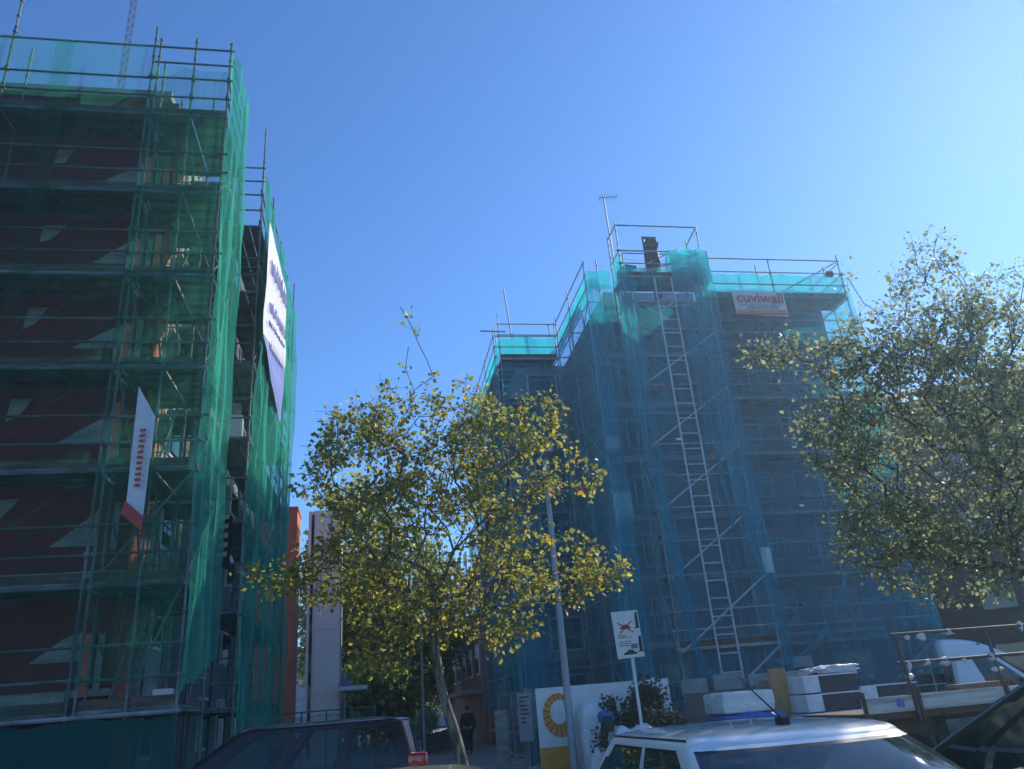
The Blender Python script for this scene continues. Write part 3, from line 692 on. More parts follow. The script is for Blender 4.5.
g = empty('floodlight', (16.9, 22.3, 15), 'small dark floodlight on the roof rail near the right corner', 'lamp')
obj('housing', box(BM(), (16.55, 22.2, 15.3), (16.8, 22.34, 15.5), bevel=.03), BLACK, g)
obj('bracket', tube(BM(), (16.68, 22.3, 15.5), (16.68, 22.46, 15.7), .015), STEELD, g)
for i, (x, y, z, lab) in enumerate([(7.6, 22.9, 6.7, 'white fridge sized box on a deck at the corner of the recess'), (7.55, 22.95, 9.0, 'white bucket hanging bag on an upper deck of the recess corner')]):
    clutter_box(x + .15, y, z, .45 - .15 * i, .4, .85 - .4 * i, .1, FOAM, lab)
# a slim white board
clutter_box(11.7, 21.9, 4.7, .35, .04, .75, .05, WHITE, 'thin white board leaning on a deck right of the ladder tower', 'board', 'board')

# ------------------------------------------------------------------ brown building at right
def corner_building():
    g = empty('brown_building', (25, 26, 0), 'brown brick building behind the right hand tree', 'building')
    A = Vector((19.0, 29.5, 0)); B = Vector((31.5, 20.5, 0)); d = (B - A).normalized(); n = Vector((d.y, -d.x, 0)); n = -n if n.y > 0 else n
    Z = 12.2
    bm = BM(); prism(bm, [A, B, B - n * 12, A - n * 12], (0, 0, Z)); obj('wall', bm, BROWNB, g)
    bm = BM(); prism(bm, [A + n * .5 + Vector((0, 0, Z)), B + n * .5 + Vector((0, 0, Z)), B - n * 6 + Vector((0, 0, Z + 2.2)), A - n * 6 + Vector((0, 0, Z + 2.2))], (0, 0, .18)); obj('roof', bm, pbr('roof_tile', (.2, .11, .09), (.13, .08, .07), 8, .9), g)
    for j in range(5):
        for i in range(5):
            c_ = A + d * (1.6 + i * 2.9); z = 1.0 + j * 2.5
            bm = BM(); prism(bm, [c_ + n * .003 + Vector((0, 0, z)), c_ + d * 1.3 + n * .003 + Vector((0, 0, z)), c_ + d * 1.3 + n * .003 + Vector((0, 0, z + 1.4)), c_ + n * .003 + Vector((0, 0, z + 1.4))], n * .05)
            w = obj('window', bm, BROWNB, g)
            bm = BM(); o_ = n * .055
            prism(bm, [c_ + d * .08 + o_ + Vector((0, 0, z + .08)), c_ + d * 1.22 + o_ + Vector((0, 0, z + .08)), c_ + d * 1.22 + o_ + Vector((0, 0, z + 1.32)), c_ + d * .08 + o_ + Vector((0, 0, z + 1.32))], n * .01)
            obj('pane', bm, WIN, w)
corner_building()
# brick building at end of street
g = empty('brick_apartment_building', (5, 46, 0), 'red brick building with white shutters at the end of the street on the right', 'building')
obj('wall', box(BM(), (5.3, 40.5, 0), (14, 62, 9)), REDB, g)
obj('awning', box(BM(), (4.3, 41, 2.3), (5.3, 50, 2.5)), CONC, g)
for j in range(3):
    for i in range(6):
        y = 41.5 + i * 3.2; z = 3.2 + j * 2.7
        w = obj('window', box(BM(), (5.24, y, z), (5.298, y + 1.3, z + 1.5)), WHITE, g)
        obj('pane', box(BM(), (5.22, y + .1, z + .1), (5.238, y + 1.2, z + .8)), WIN, w)
g = empty('pale_building', (10, 110, 0), 'pale distant building closing the end of the street', 'building')
obj('wall', box(BM(), (-30, 105, 0), (34, 115, 9)), GREYW, g)
for i in range(9): obj('window', box(BM(), (-26 + i * 6.2, 104.9, 3), (-23 + i * 6.2, 104.99, 6)), WIN, g)

# ------------------------------------------------------------------ trees
BARK = pbr('bark', (.25, .21, .155), (.075, .06, .045), 6, .9, 0, (3, 3, .7), 1.0, detail=9, lo=.42, hi=.58)
BARKD = pbr('dark_bark', (.13, .11, .09), (.06, .052, .043), 5, .9, 0, (3, 3, .6), .5)
LEAFY = leaf_mat('autumn_leaves', [(0, (.11, .135, .04)), (.45, (.18, .19, .05)), (.78, (.27, .255, .055)), (.97, (.44, .35, .06)), (.998, (.34, .15, .06))], .6)
LEAFG = leaf_mat('green_leaves', [(0, (.13, .16, .09)), (.55, (.18, .21, .11)), (.9, (.24, .26, .12)), (1, (.36, .31, .11))], .6)
LEAFB = leaf_mat('background_leaves', [(0, (.07, .10, .025)), (.5, (.13, .16, .04)), (.85, (.22, .22, .05)), (1, (.36, .30, .06))], .5)
LEAFD = leaf_mat('shrub_leaves', [(0, (.03, .045, .025)), (.6, (.055, .075, .04)), (1, (.12, .14, .08))], .3)
def leaf(bm, c_, d, size, rn):
    d = d.normalized(); a = Vector((rn.gauss(0, 1), rn.gauss(0, 1), rn.gauss(0, 1))); s_ = d.cross(a)
    if s_.length < 1e-3: return
    s_.normalize(); n = d.cross(s_) * size * .12
    w = size * .42
    p0 = bm.verts.new(c_); p1 = bm.verts.new(c_ + d * size * .45 + s_ * w + n); p2 = bm.verts.new(c_ + d * size); p3 = bm.verts.new(c_ + d * size * .45 - s_ * w + n)
    bm.faces.new((p0, p1, p2, p3))
def grow(trunk, targets, rn, bend=.10, minr=.0035, k_r=.0042, power=2.3, r0=None):
    """nodes: connect every target to the nearest node, preferring nodes nearer to the root"""
    nodes = []; par = []; dist = []
    for i, p in enumerate(trunk):
        nodes.append(Vector(p)); par.append(i - 1); dist.append(0 if i == 0 else dist[-1] + (nodes[-1] - nodes[-2]).length)
    start = max(0, len(trunk) - 4)
    base = nodes[-1]
    targets = sorted(targets, key=lambda t: (t - base).length)
    for t in targets:
        best = None; bd = 1e9
        for i in range(start, len(nodes)):
            q = nodes[i]; d = (t - q).length + dist[i] * .22
            if t.z < q.z - .05: d += (q.z - t.z) * .5
            if d < bd: bd = d; best = i
        a = nodes[best]; L = (t - a).length; n = max(1, int(L / .22)); pi = best; prev = a
        for k in range(1, n + 1):
            p = a.lerp(t, k / n)
            if k < n: p = p + Vector((rn.gauss(0, 1), rn.gauss(0, 1), rn.gauss(0, .7))) * bend * min(L, 1) * .35
            nodes.append(p); par.append(pi); dist.append(dist[pi] + (p - prev).length); pi = len(nodes) - 1; prev = p
    cnt = [0] * len(nodes)
    kids = [0] * len(nodes)
    for i in range(len(nodes)):
        if par[i] >= 0: kids[par[i]] += 1
    acc = [0.0] * len(nodes)
    for i in range(len(nodes) - 1, -1, -1):
        if kids[i] == 0: acc[i] = 1
        if par[i] >= 0: acc[par[i]] += acc[i]
    rad = [max(minr, k_r * (a_ ** (1 / power))) for a_ in acc]
    if r0 is not None:
        for i in range(len(trunk)): rad[i] = r0 * (1 - .35 * i / max(1, len(trunk) - 1))
        for i in range(len(trunk), len(nodes)): rad[i] = min(rad[i], r0 * .5)
    return nodes, par, rad, len(trunk)
def make_tree(name, label, trunk, lobes, ntargets, leaves_per, leafsize, lmat, bmat, seed, r0, spread=.16, twig=True, group=None, extra=(), k_r=.0042, trunk_n=10, minr=.0035):
    rn = random.Random(seed)
    root = empty(name, trunk[0], label, 'tree', group)
    tg = []
    tot = sum(l[2] for l in lobes)
    for (c_, r_, w) in lobes:
        for k in range(int(ntargets * w / tot)):
            while True:
                v = Vector((rn.uniform(-1, 1), rn.uniform(-1, 1), rn.uniform(-1, 1)))
                if v.length <= 1: break
            v = v.normalized() * v.length ** .45 if v.length > 0 else v
            tg.append(Vector((c_[0] + v.x * r_[0], c_[1] + v.y * r_[1], c_[2] + v.z * r_[2])))
    nodes, par, rad, nt = grow(trunk, tg, rn, r0=r0, k_r=k_r, minr=minr)
    sprig_nodes = []
    for sprig in extra:      # long shoots sticking out of the crown
        a = Vector(sprig[0]); i0 = min(range(len(nodes)), key=lambda i: (nodes[i] - a).length)
        pi = i0; prev = nodes[i0]
        pts = [Vector(p) for p in sprig]
        for p in pts:
            n = max(1, int((p - prev).length / .2)); st = prev
            for k in range(1, n + 1):
                q = st.lerp(p, k / n) + Vector((rn.gauss(0, .012), rn.gauss(0, .012), rn.gauss(0, .012)))
                nodes.append(q); par.append(pi); rad.append(.006); pi = len(nodes) - 1; sprig_nodes.append(pi)
            prev = nodes[-1]
    bmt = BM()
    for i in range(1, nt):
        tube(bmt, nodes[par[i]], nodes[i], rad[par[i]], trunk_n, rad[i])
    # knobbly surface on the trunk
    bmesh.ops.remove_doubles(bmt, verts=bmt.verts[:], dist=.012)
    bmesh.ops.subdivide_edges(bmt, edges=bmt.edges[:], cuts=2, use_grid_fill=True)
    for v in bmt.verts:
        o_ = noise.noise(v.co * 7) * .016 + noise.noise(v.co * 22) * .006
        v.co += Vector((v.co.x - nodes[0].x, v.co.y - nodes[0].y, 0)).normalized() * o_
    obj('trunk', bmt, bmat, root, smooth=True)
    bmb = BM()
    for i in range(nt, len(nodes)):
        a = par[i]; ra = min(rad[a], rad[i] * 1.6)
        tube(bmb, nodes[a], nodes[i], ra, 5 if ra < .02 else 8, rad[i])
    bml = BM()
    kids = [0] * len(nodes)
    for i in range(len(nodes)):
        if par[i] >= 0: kids[par[i]] += 1
    bare = set(sprig_nodes)
    for i in range(nt, len(nodes)):
        if rad[i] > .011 or (i in bare and rn.random() < .5): continue
        p = nodes[i]; d = (p - nodes[par[i]]).normalized()
        nl = leaves_per if kids[i] == 0 else max(1, int(leaves_per * .45))
        for k in range(nl):
            off = Vector((rn.gauss(0, 1), rn.gauss(0, 1), rn.gauss(0, 1))) * spread * (1 if kids[i] == 0 else .6)
            c_ = p + off
            if twig and k % 4 == 0: tube(bmb, p, c_, .0025, 3)
            dd = (off.normalized() + d * .6 + Vector((0, 0, -.35)) + Vector((rn.gauss(0, .5), rn.gauss(0, .5), rn.gauss(0, .5))))
            leaf(bml, c_, dd, leafsize * rn.choice((.45, .7, .9, 1.0, 1.15, 1.35)) * rn.uniform(.85, 1.15), rn)
    obj('branches', bmb, bmat, root)
    obj('crown', bml, lmat, root)
    return root
# centre tree
make_tree('street_tree', 'young autumn tree with yellowing leaves and pale leaning trunk, centre of the view',
    [(1.12, 10, -.02), (1.06, 10, .7), (.95, 10, 1.3), (.82, 10, 1.75), (.76, 10.0, 2.1), (.72, 10.0, 2.5), (.74, 9.95, 3.1)],
    [((.62, 10, 3.55), (1.35, 1.2, .95), 11), ((.9, 10, 4.5), (.8, .8, .5), 2.6), ((-.15, 10, 4.5), (.75, .8, .75), 4), ((-.25, 10, 5.25), (.40, .5, .35), 1.1), ((.5, 10, 5.35), (.5, .5, .6), 1.9), ((1.35, 10, 5.5), (.35, .4, .4), .7),
     ((1.7, 10, 4.5), (.75, .8, .8), 3.2), ((2.2, 10, 5.2), (.42, .5, .55), 1.2), ((2.55, 10, 4.45), (.5, .5, .25), .7), ((2.3, 10, 3.2), (.65, .6, .5), 2.0),
     ((2.95, 10, 3.15), (.35, .3, .16), .6), ((-.4, 10, 3.3), (.8, .7, .35), 1.6), ((-1.15, 10, 3.3), (.38, .3, .12), .6), ((.5, 10, 2.75), (.85, .8, .4), 2.6), ((1.5, 10, 2.6), (.5, .6, .3), 1.2),
     ((.2, 10, 2.3), (.35, .4, .25), .6), ((1.45, 10, 5.2), (.4, .4, .4), .6)],
    980, 25, .066, LEAFY, BARK, 3, .075, .085, extra=[[(.85, 10, 6.0), (.66, 10, 6.5), (.42, 10, 7.1)], [(.45, 10, 6.1), (.5, 10, 6.45)]])
# right tree
make_tree('street_tree', 'large dense green tree at the right edge, in front of the blue netting',
    [(8.95, 9.2, -.02), (8.9, 9.2, .8), (8.8, 9.15, 1.5), (8.65, 9.1, 2.0), (8.5, 9.1, 2.6), (8.3, 9.1, 3.3)],
    [((7.7, 9, 4.4), (1.45, 1.3, 1.6), 14), ((8.3, 9, 5.6), (1.2, 1.1, 1.0), 6), ((8.3, 9, 6.7), (.5, .6, 1.0), 1.6), ((9.5, 9, 5.2), (1.3, 1.2, 1.5), 6), ((7.1, 9, 6.0), (.45, .5, .5), 1.3),
     ((6.5, 9, 5.75), (.5, .4, .25), .9), ((5.65, 9, 5.9), (.45, .3, .12), .6), ((6.2, 9, 4.6), (.55, .5, .5), 1.6), ((6.5, 9, 3.3), (.65, .6, .5), 2.2), ((7.4, 9, 2.9), (.9, .8, .5), 2.5), ((9.3, 9, 3.4), (1.0, 1.0, .9), 3), ((9.6, 9, 6.7), (.8, .7, .5), 1)],
    1750, 24, .062, LEAFG, BARKD, 5, .09, .10, extra=[[(8.3, 9, 7.0), (8.6, 9, 7.5), (8.8, 9, 7.9)], [(7.6, 9, 6.3), (7.2, 9, 6.7), (7.0, 9, 7.1)]])
# background trees down the street
bgt = [(-1.0, 43, 10.0, 2.2, 'tall sunlit yellow green tree rising just behind the centre tree, left side', LEAFY, 9.5), (1.6, 45, 8.2, 2.6, 'tall sunlit tree behind the trunk of the centre tree', LEAFB, 8.0), (-.6, 44, 6.5, 2.4, 'tall dark tree behind the grey lift tower', LEAFB, 8.2), (1.4, 50, 5.2, 2.4, 'broad green tree beyond the planters, left of the far lamp post', LEAFB, 4.6), (3.0, 58, 5.0, 2.4, 'far tree over the end of the street, right of the lamp post', LEAFB, 5),
       (-2.5, 62, 9, 3.2, 'tallest far tree rising behind the lift tower', LEAFB, 9.5), (-.2, 40, 2.6, 1.6, 'low yellow green tree beside the round road sign', LEAFY, 2.4), (1.6, 70, 4.2, 4.5, 'wide dark tree closing the view down the street', LEAFB, 4)]
for i, (x, y, z, r_, lab, lm, hh) in enumerate(bgt):
    make_tree('background_tree', lab, [(x, y, 0), (x + .1, y, z * .3), (x + .05, y, z * .5)], [((x, y, z), (r_, r_, hh * .42), 3), ((x - r_ * .5, y, z * .75), (r_ * .7, r_ * .7, z * .3), 1.2), ((x + r_ * .5, y, z * .7), (r_ * .7, r_ * .7, z * .3), 1.2)],
              300, 22, .30, lm, BARKD, 20 + i, .16, .42, twig=False, group='trees at the end of the street', k_r=.011, minr=.01)
# trees behind the photographer, seen only as reflections
make_tree('street_tree', 'leafy tree on the photographer side of the car park', [(4.9, -.9, -.02), (4.9, -.8, 1.5), (4.85, -.5, 3), (4.8, .1, 4.2)], [((4.9, .9, 6.6), (1.5, 1.5, 1.4), 1)], 260, 12, .10, LEAFG, BARKD, 40, .12, .25, twig=False)

# shrubs
def shrub(name, label, x, y, z0, rx, rz, n, size, lm, seed, cat='shrub', planter=False):
    rn = random.Random(seed); g = empty(name, (x, y, z0), label, cat); bm = BM(); bs = BM()
    for k in range(70):
        th = rn.uniform(0, 2 * math.pi); ph = math.acos(rn.uniform(-.15, 1)); rr = rn.uniform(.75, 1.08)
        tip = Vector((x + rx * rr * math.sin(ph) * math.cos(th), y + rx * rr * math.sin(ph) * math.sin(th), z0 + rz * .25 + rz * .9 * rr * math.cos(ph)))
        st = Vector((x + rn.uniform(-.05, .05), y + rn.uniform(-.05, .05), z0)); mid = st.lerp(tip, .5) + Vector((0, 0, -.08)); 
        tube(bs, st, mid, .01, 4); tube(bs, mid, tip, .006, 4)
        for j in range(n):
            f = rn.random() ** .6; p = st.lerp(tip, .35 + .7 * f) + Vector((rn.gauss(0, .09), rn.gauss(0, .09), rn.gauss(0, .08)))
            leaf(bm, p, Vector((rn.gauss(0, 1), rn.gauss(0, 1), rn.gauss(.2, 1))), size * rn.uniform(.6, 1.2), rn)
    obj('stems', bs, BARKD, g); obj('foliage', bm, lm, g)
    return g
shrub('shrub', 'dark rounded shrub behind the parking sign post', 5.35, 16.9, .1, 1.05, 1.42, 330, .085, LEAFD, 1)
LEAFP = leaf_mat('pale_leaves', [(0, (.2, .2, .12)), (1, (.5, .46, .36))])
shrub('shrub', 'pale flowering shrub by the far lamp post', 2.2, 36, .9, .45, .8, 25, .12, LEAFP, 2)

# ------------------------------------------------------------------ street furniture
def lamp_post(x, y, h, r, label, cat='street lamp', head=True):
    g = empty('street_lamp', (x, y, 0), label, cat)
    bm = BM(); tube(bm, (x, y, 0), (x, y, h * .4), r, 14, r * .88); tube(bm, (x, y, h * .4), (x, y, h), r * .86, 14, r * .6)
    obj('pole', bm, LAMPM, g)
    obj('base_plate', box(BM(), (x - r * 2, y - r * 2, 0), (x + r * 2, y + r * 2, .03)), LAMPM, g)
    obj('collar', tube(BM(), (x, y, h * .22), (x, y, h * .22 + .12), r * 1.15, 14), STEEL, g)
    if head:
        bm = BM(); tube(bm, (x, y, h), (x, y - .1, h + .06), r * .7, 8); box(bm, (x - .1, y - .55, h + .02), (x + .1, y - .05, h + .12), bevel=.03); obj('lamp_head', bm, LAMPM, g)
    return g
LAMPM = pbr('lamp_grey', (.42, .44, .47), (.34, .36, .39), 2, .5, .2)
lamp_post(3.98, 17.0, 6.9, .085, 'grey street lamp pole in front of the blue netting and orange logo panel')
lamp_post(2.0, 35.0, 9.5, .06, 'thin far lamp post beside the planters down the street')
# parking sign
g = empty('parking_sign', (5.5, 16, 0), 'white parking rules sign with red crossed car on a pole', 'sign')
sx, sy = 5.2, 16.0
obj('pole', tube(BM(), (sx, sy, 0), (sx - .03, sy, 2.35), .032, 10), WHITE, g)
rt = Matrix.Rotation(R(-2), 3, 'Y')
bm = BM(); box(bm, (-.285, -.012, -.46), (.285, .012, .46), bevel=.008)
SX, SZ = sx - .08, 2.78
def sgn(v): return rt @ v + Vector((SX, sy - .06, SZ))
for v in bm.verts: v.co = sgn(v.co)
obj('sign_plate', bm, WHITE, g)
INK = pbr('black_ink', (.02, .02, .02), (.015, .015, .015), 3, .6); REDI = pbr('red_ink', (.45, .02, .04), (.38, .02, .03), 3, .6)
def flat(name, polys, mat, off=-.016):
    bm = BM()
    for pl in polys:
        if len(pl) >= 3: prism(bm, [sgn(Vector((x, off, z))) for x, z in pl], Vector((0, -.002, 0)))
    return obj(name, bm, mat, g)
def bar(a, b_, w):
    a = Vector(a); b_ = Vector(b_); d = (b_ - a).normalized(); n = Vector((-d.y, d.x)) * w / 2
    return [tuple(a + n), tuple(a - n), tuple(b_ - n), tuple(b_ + n)]
def carpoly(cx, cz, s_): return [(cx + x * s_, cz + z * s_) for x, z in [(-1, -.25), (-1, 0), (-.6, .08), (-.3, .4), (.35, .4), (.62, .08), (1, 0), (1, -.25)]]
flat('red_car_pictogram', [carpoly(-.03, .14, .12)], REDI)
flat('cross', [bar((-.19, .24), (.13, .03), .022), bar((.12, .25), (-.17, .02), .022)], REDI, -.021)
flat('black_car_pictogram', [carpoly(.0, -.36, .14), ], INK)
flat('meter_pictogram', [[(.20, .12), (.26, .12), (.26, .42), (.22, .42), (.20, .3)], [(.16, .10), (.27, .10), (.27, .12), (.16, .12)]], INK)
flat('meter_pictogram', [[(.20, -.34), (.27, -.34), (.27, -.05), (.22, -.05), (.20, -.16)], [(.16, -.36), (.28, -.36), (.28, -.34), (.16, -.34)]], INK)
flat('text_lines', [bar((-.22, -.02), (-.04, -.02), .018), bar((-.22, -.06), (.08, -.06), .014), bar((-.22, -.14), (.05, -.14), .014), bar((-.22, -.18), (.03, -.18), .014), bar((-.22, -.22), (.0, -.22), .014)], GREYINK)
flat('grey_box', [bar((.03, -.24), (.17, -.24), .09)], GREYINK)

# site panel with orange curl
g = empty('billboard', (4.4, 18, 0), 'white site hoarding panel with orange curl logo and ochre base', 'hoarding')
obj('board', box(BM(), (3.5, 18.0, .25), (6.6, 18.05, 1.92)), WHITE, g)
obj('ochre_base', box(BM(), (3.5, 17.985, .25), (4.5, 17.997, .72)), pbr('ochre', (.85, .38, .06), (.75, .32, .05), 3, .7), g)
ORG = pbr('orange_logo', (.78, .19, .02), (.68, .15, .015), 3, .7); ORL = pbr('light_orange', (.85, .42, .12), (.75, .34, .09), 3, .7)
cx_, cz_ = 4.0, 1.38
nseg = 26
for k in range(nseg):
    a0 = R(55 + k * 262 / nseg); a1 = R(55 + (k + .88) * 262 / nseg)
    ro = .40 + .10 * (k / nseg); ri = .29 - .09 * (k / nseg)
    ro *= 1.0; sxx = .85
    P_ = [(cx_ + math.cos(a) * r_ * sxx, 17.992, cz_ + math.sin(a) * r_) for a, r_ in ((a0, ri), (a0, ro), (a1, ro), (a1, ri))]
    bm = BM(); prism(bm, P_, (0, -.006, 0)); obj('logo_segment', bm, ORG if k % 2 else ORL, g)
for x in (3.6, 5.0, 6.4): obj('stay', tube(BM(), (x, 18.1, 0), (x, 18.1, 1.8), .03), STEEL, g)
obj('footing', box(BM(), (3.3, 17.8, 0), (4.2, 18.3, .14), bevel=.02), CONC, g)

# big bags and wrapped goods
PLASTIC = pbr('white_plastic_wrap', (.86, .86, .87), (.66, .67, .70), 3, .35, bump=.8)
def bag(label, x, y, z, sx_, sy_, sz_, seed, mat=PLASTIC, cat='big bag', name='big_bag', rz=0, group=None, lump=.10, ex=5):
    bm = BM(); bmesh.ops.create_cube(bm, size=1); bmesh.ops.subdivide_edges(bm, edges=bm.edges[:], cuts=11, use_grid_fill=True)
    rot = Matrix.Rotation(rz, 3, 'Z')
    for v in bm.verts:
        p = v.co.copy(); q = p * 2; k = (abs(q.x) ** ex + abs(q.y) ** ex + abs(q.z) ** ex) ** (1 / ex)
        q = q / max(k, .001) * max(abs(q.x), abs(q.y), abs(q.z))
        w = 1 + lump * noise.noise(q * 1.6 + Vector((seed, 0, 0))) + lump * .4 * noise.noise(q * 5 + Vector((0, seed, 0)))
        bulge = 1 + .06 * (1 - q.z * q.z)
        if ex > 8: bulge = 1
        v.co = rot @ Vector((q.x * sx_ / 2 * w * bulge, q.y * sy_ / 2 * w * bulge, (q.z + 1) * sz_ / 2 * (w if q.z > -.9 else 1))) + Vector((x, y, z))
    return tag(obj(name, bm, mat, smooth=ex < 8), label, cat, group)
bag('crumpled white big bag just right of the grey street lamp', 4.60, 17.1, 0, .85, .8, 1.55, 1, lump=.09, ex=7)
bag('low white wrapped bag in front of the dark shrub', 5.0, 16.2, 0, .95, .8, 1.05, 2)
bag('crumpled clear plastic bundle at the foot of the grey street lamp', 4.40, 16.5, 0, .5, .5, .7, 3, lump=.15)
g = empty('waste_bin', (4.75, 16, 0), 'slim black post box bin in front of the white bags', 'bin')
obj('post', tube(BM(), (4.42, 15.9, 0), (4.42, 15.9, 1.0), .025), BLACK, g)
obj('box', box(BM(), (4.35, 15.78, 1.0), (4.55, 15.98, 1.28), bevel=.02), BLACK, g)
BLUEP = pbr('blue_plastic', (.03, .14, .5), (.02, .09, .36), 4, .4, bump=.8)
bag('bright blue plastic sheet folded over the black bin', 4.45, 15.93, 1.16, .26, .24, .20, 4, BLUEP, 'plastic sheet', 'plastic_sheet', lump=.2)
# site fences by the blue netting's left foot
for i, (a, b_, lab) in enumerate([((3.95, 21.8), (4.9, 24.6), 'wire site fence panel draped with green mesh at the foot of the netting, nearest'), ((4.75, 25), (4.7, 28.5), 'wire site fence panel along the street edge, second'), ((4.7, 28.7), (4.75, 32.0), 'farthest wire site fence panel leading to the brick building')]):
    g = empty('site_fence', (a[0], a[1], 0), lab, 'fence', 'wire fence panels along the site')
    A = Vector((a[0], a[1], 0)); B = Vector((b_[0], b_[1], 0)); L = (B - A).length
    bm = BM(); poly_tube(bm, [A + Vector((0, 0, .1)), A + Vector((0, 0, 2)), B + Vector((0, 0, 2)), B + Vector((0, 0, .1)), A + Vector((0, 0, .1))], .021)
    obj('frame', bm, STEEL, g)
    bm = BM(); n = int(L / .1)
    for k in range(n): p_ = A.lerp(B, k / n); tube(bm, p_ + Vector((0, 0, .1)), p_ + Vector((0, 0, 2)), .003, 3)
    for k in range(7): tube(bm, A + Vector((0, 0, .2 + .28 * k)), B + Vector((0, 0, .2 + .28 * k)), .003, 3)
    obj('wire_mesh', bm, STEEL, g)
    for e in (A, B): obj('concrete_foot', box(BM(), e - Vector((.12, .3, 0)), e + Vector((.12, .3, .13)), bevel=.02), CONC, g)
    if i == 0: net('mesh_cloth', '', [(a[0] - .02, a[1] - .02), (b_[0] - .02, b_[1] - .02)], .1, 1.0, NETGS, .03, 2, .15, .2, parent=g)
g = empty('notice_board', (4.1, 21.5, 0), 'tall white site notice hung on the wire fence', 'notice')
obj('sheet', box(BM(), (3.62, 21.2, .75), (3.98, 21.22, 1.9), bevel=.005), CONC, g)
for k in range(7): obj('print', box(BM(), (3.68, 21.19, 1.78 - k * .1), (3.68 + rnd.uniform(.1, .26), 21.197, 1.81 - k * .1)), INK, g)
clutter_box(3.35, 22.4, 0.02, .35, .05, 1.5, -.2, PALEW, 'pale board leaning inside the wire site fence', 'board', 'board')

# plywood hoarding
PLYW = pbr('plywood', (.26, .19, .15), (.17, .12, .10), 2, .85, 0, (1, 1, 4)); PINE = pbr('pine_board', (.46, .27, .11), (.36, .2, .08), 2, .7, 0, (6, 6, .6))
g = empty('plywood_hoarding', (9.5, 20, 0), 'brown plywood hoarding at the foot of the ladder tower', 'hoarding')
for k in range(5):
    obj('sheet', box(BM(), (7.75 + k * .9, 20.2 + .01 * (k % 2), .0), (8.62 + k * .9, 20.23 + .01 * (k % 2), 1.55 + .03 * (k % 3))), PLYW, g)
for k in range(4):
    clutter_box(8.3 + k * .95, 20.75, 1.5, .7 + .1 * (k % 2), .12, .40 + .06 * (k % 3 == 1), rnd.uniform(-.03, .03), CONC, ['leftmost', 'second', 'third', 'rightmost'][k] + ' grey cement board standing behind the plywood hoarding', 'board', 'cement_board', 'grey boards above the plywood')
g = empty('pine_boards', (8.8, 17, 0), 'upright golden pine boards beside the white wrapped pallet', 'timber')
obj('board', box(BM(), (8.6, 17.1, .2), (9.0, 17.14, 1.92), Matrix.Rotation(R(2), 3, 'Y')), PINE, g)
obj('board', box(BM(), (8.42, 17.2, .2), (8.62, 17.24, 1.7)), PLYW, g)
g = empty('trestle', (7.3, 20, 0), 'pale angled strut leaning on the dark plywood beside the shrub', 'strut')
obj('strut', box(BM(), (6.95, 19.9, .3), (7.03, 19.95, 2.0), Matrix.Rotation(R(-6), 3, 'Y')), WHITE, g)
bag('white shrink wrapped pallet in front of the plywood hoarding, blue edge', 7.75, 17.0, 1.10, 1.25, .9, .42, 7, PLASTIC, 'wrapped pallet', 'wrapped_pallet', lump=.035, rz=.1, ex=22)
bag('blue plastic sheeting bundled under the white wrapped pallet', 7.85, 16.95, .3, 1.45, 1.0, .80, 8, BLUEP, 'plastic sheet', 'plastic_sheet', lump=.08, ex=9)
clutter_box(9.0, 16.6, .55, .9, .6, .38, .1, pbr('lilac_sheet', (.35, .38, .55), (.28, .3, .45), 3, .6), 'lilac plastic packet beside the pine boards', 'packet', 'packet')
# insulation stacks
EPS = pbr('grey_insulation', (.10, .095, .105), (.07, .066, .074), 9, .95, bump=.4)
for i, (x, z, w, h_, lab) in enumerate([(10.0, .02, .95, .46, 'bottom'), (10.0, .50, .95, .46, 'second'), (10.0, .98, .95, .36, 'third'), (10.0, 1.36, .95, .36, 'top'), (11.35, .4, 1.0, .5, 'lower'), (11.35, .92, 1.0, .5, 'upper')]):
    g = empty('insulation_pack', (x, 17, z), f'{lab} pack of dark grey insulation sheets in the {"left" if x < 11 else "right"} wrapped stack', 'insulation', 'packs of insulation on site')
    obj('sheets', box(BM(), (x - w / 2, 16.7, z), (x + w / 2, 17.7, z + h_), bevel=.015), EPS, g)
    obj('wrapping', box(BM(), (x - w / 2 - .38, 16.62, z + .004), (x - w / 2 - .003, 17.7, z + h_ - .004), bevel=.02), PLASTIC, g)
    obj('wrapping_edge', box(BM(), (x - w / 2 - .003, 16.66, z + h_ - .03), (x + w / 2 + .02, 16.695, z + h_ + .004)), PLASTIC, g)
bag('crumpled white wrapping lying on top of the left insulation stack', 10.15, 17.1, 1.72, 1.1, .6, .16, 12, PLASTIC, 'plastic wrap', 'plastic_wrap', lump=.4)
for i, (x, y, z, sx_, sz_, lab) in enumerate([(9.3, 14.5, 0, 1.2, .55, 'large'), (9.6, 13.9, 0, 1.6, .3, 'low wide'), (10.1, 13.4, 0.0, 1.9, .18, 'flat front')]):
    clutter_box(x + .6, y, z, sx_, .6, sz_ + .25, .12, PLASTIC, f'{lab} grey white slab bundle in the gap between hatchback and flatbed', 'bundle', 'slab_bundle')
g = empty('site_caravan', (13, 21, 0), 'grey vent plate on the dark wall above the insulation stacks', 'vent')
obj('plate', box(BM(), (11.95, 22.1, 2.0), (12.6, 22.14, 2.3)), CONC, g)
for k in range(4): obj('slat', box(BM(), (12.0, 22.08, 2.04 + k * .06), (12.55, 22.097, 2.07 + k * .06)), GREYW, g)
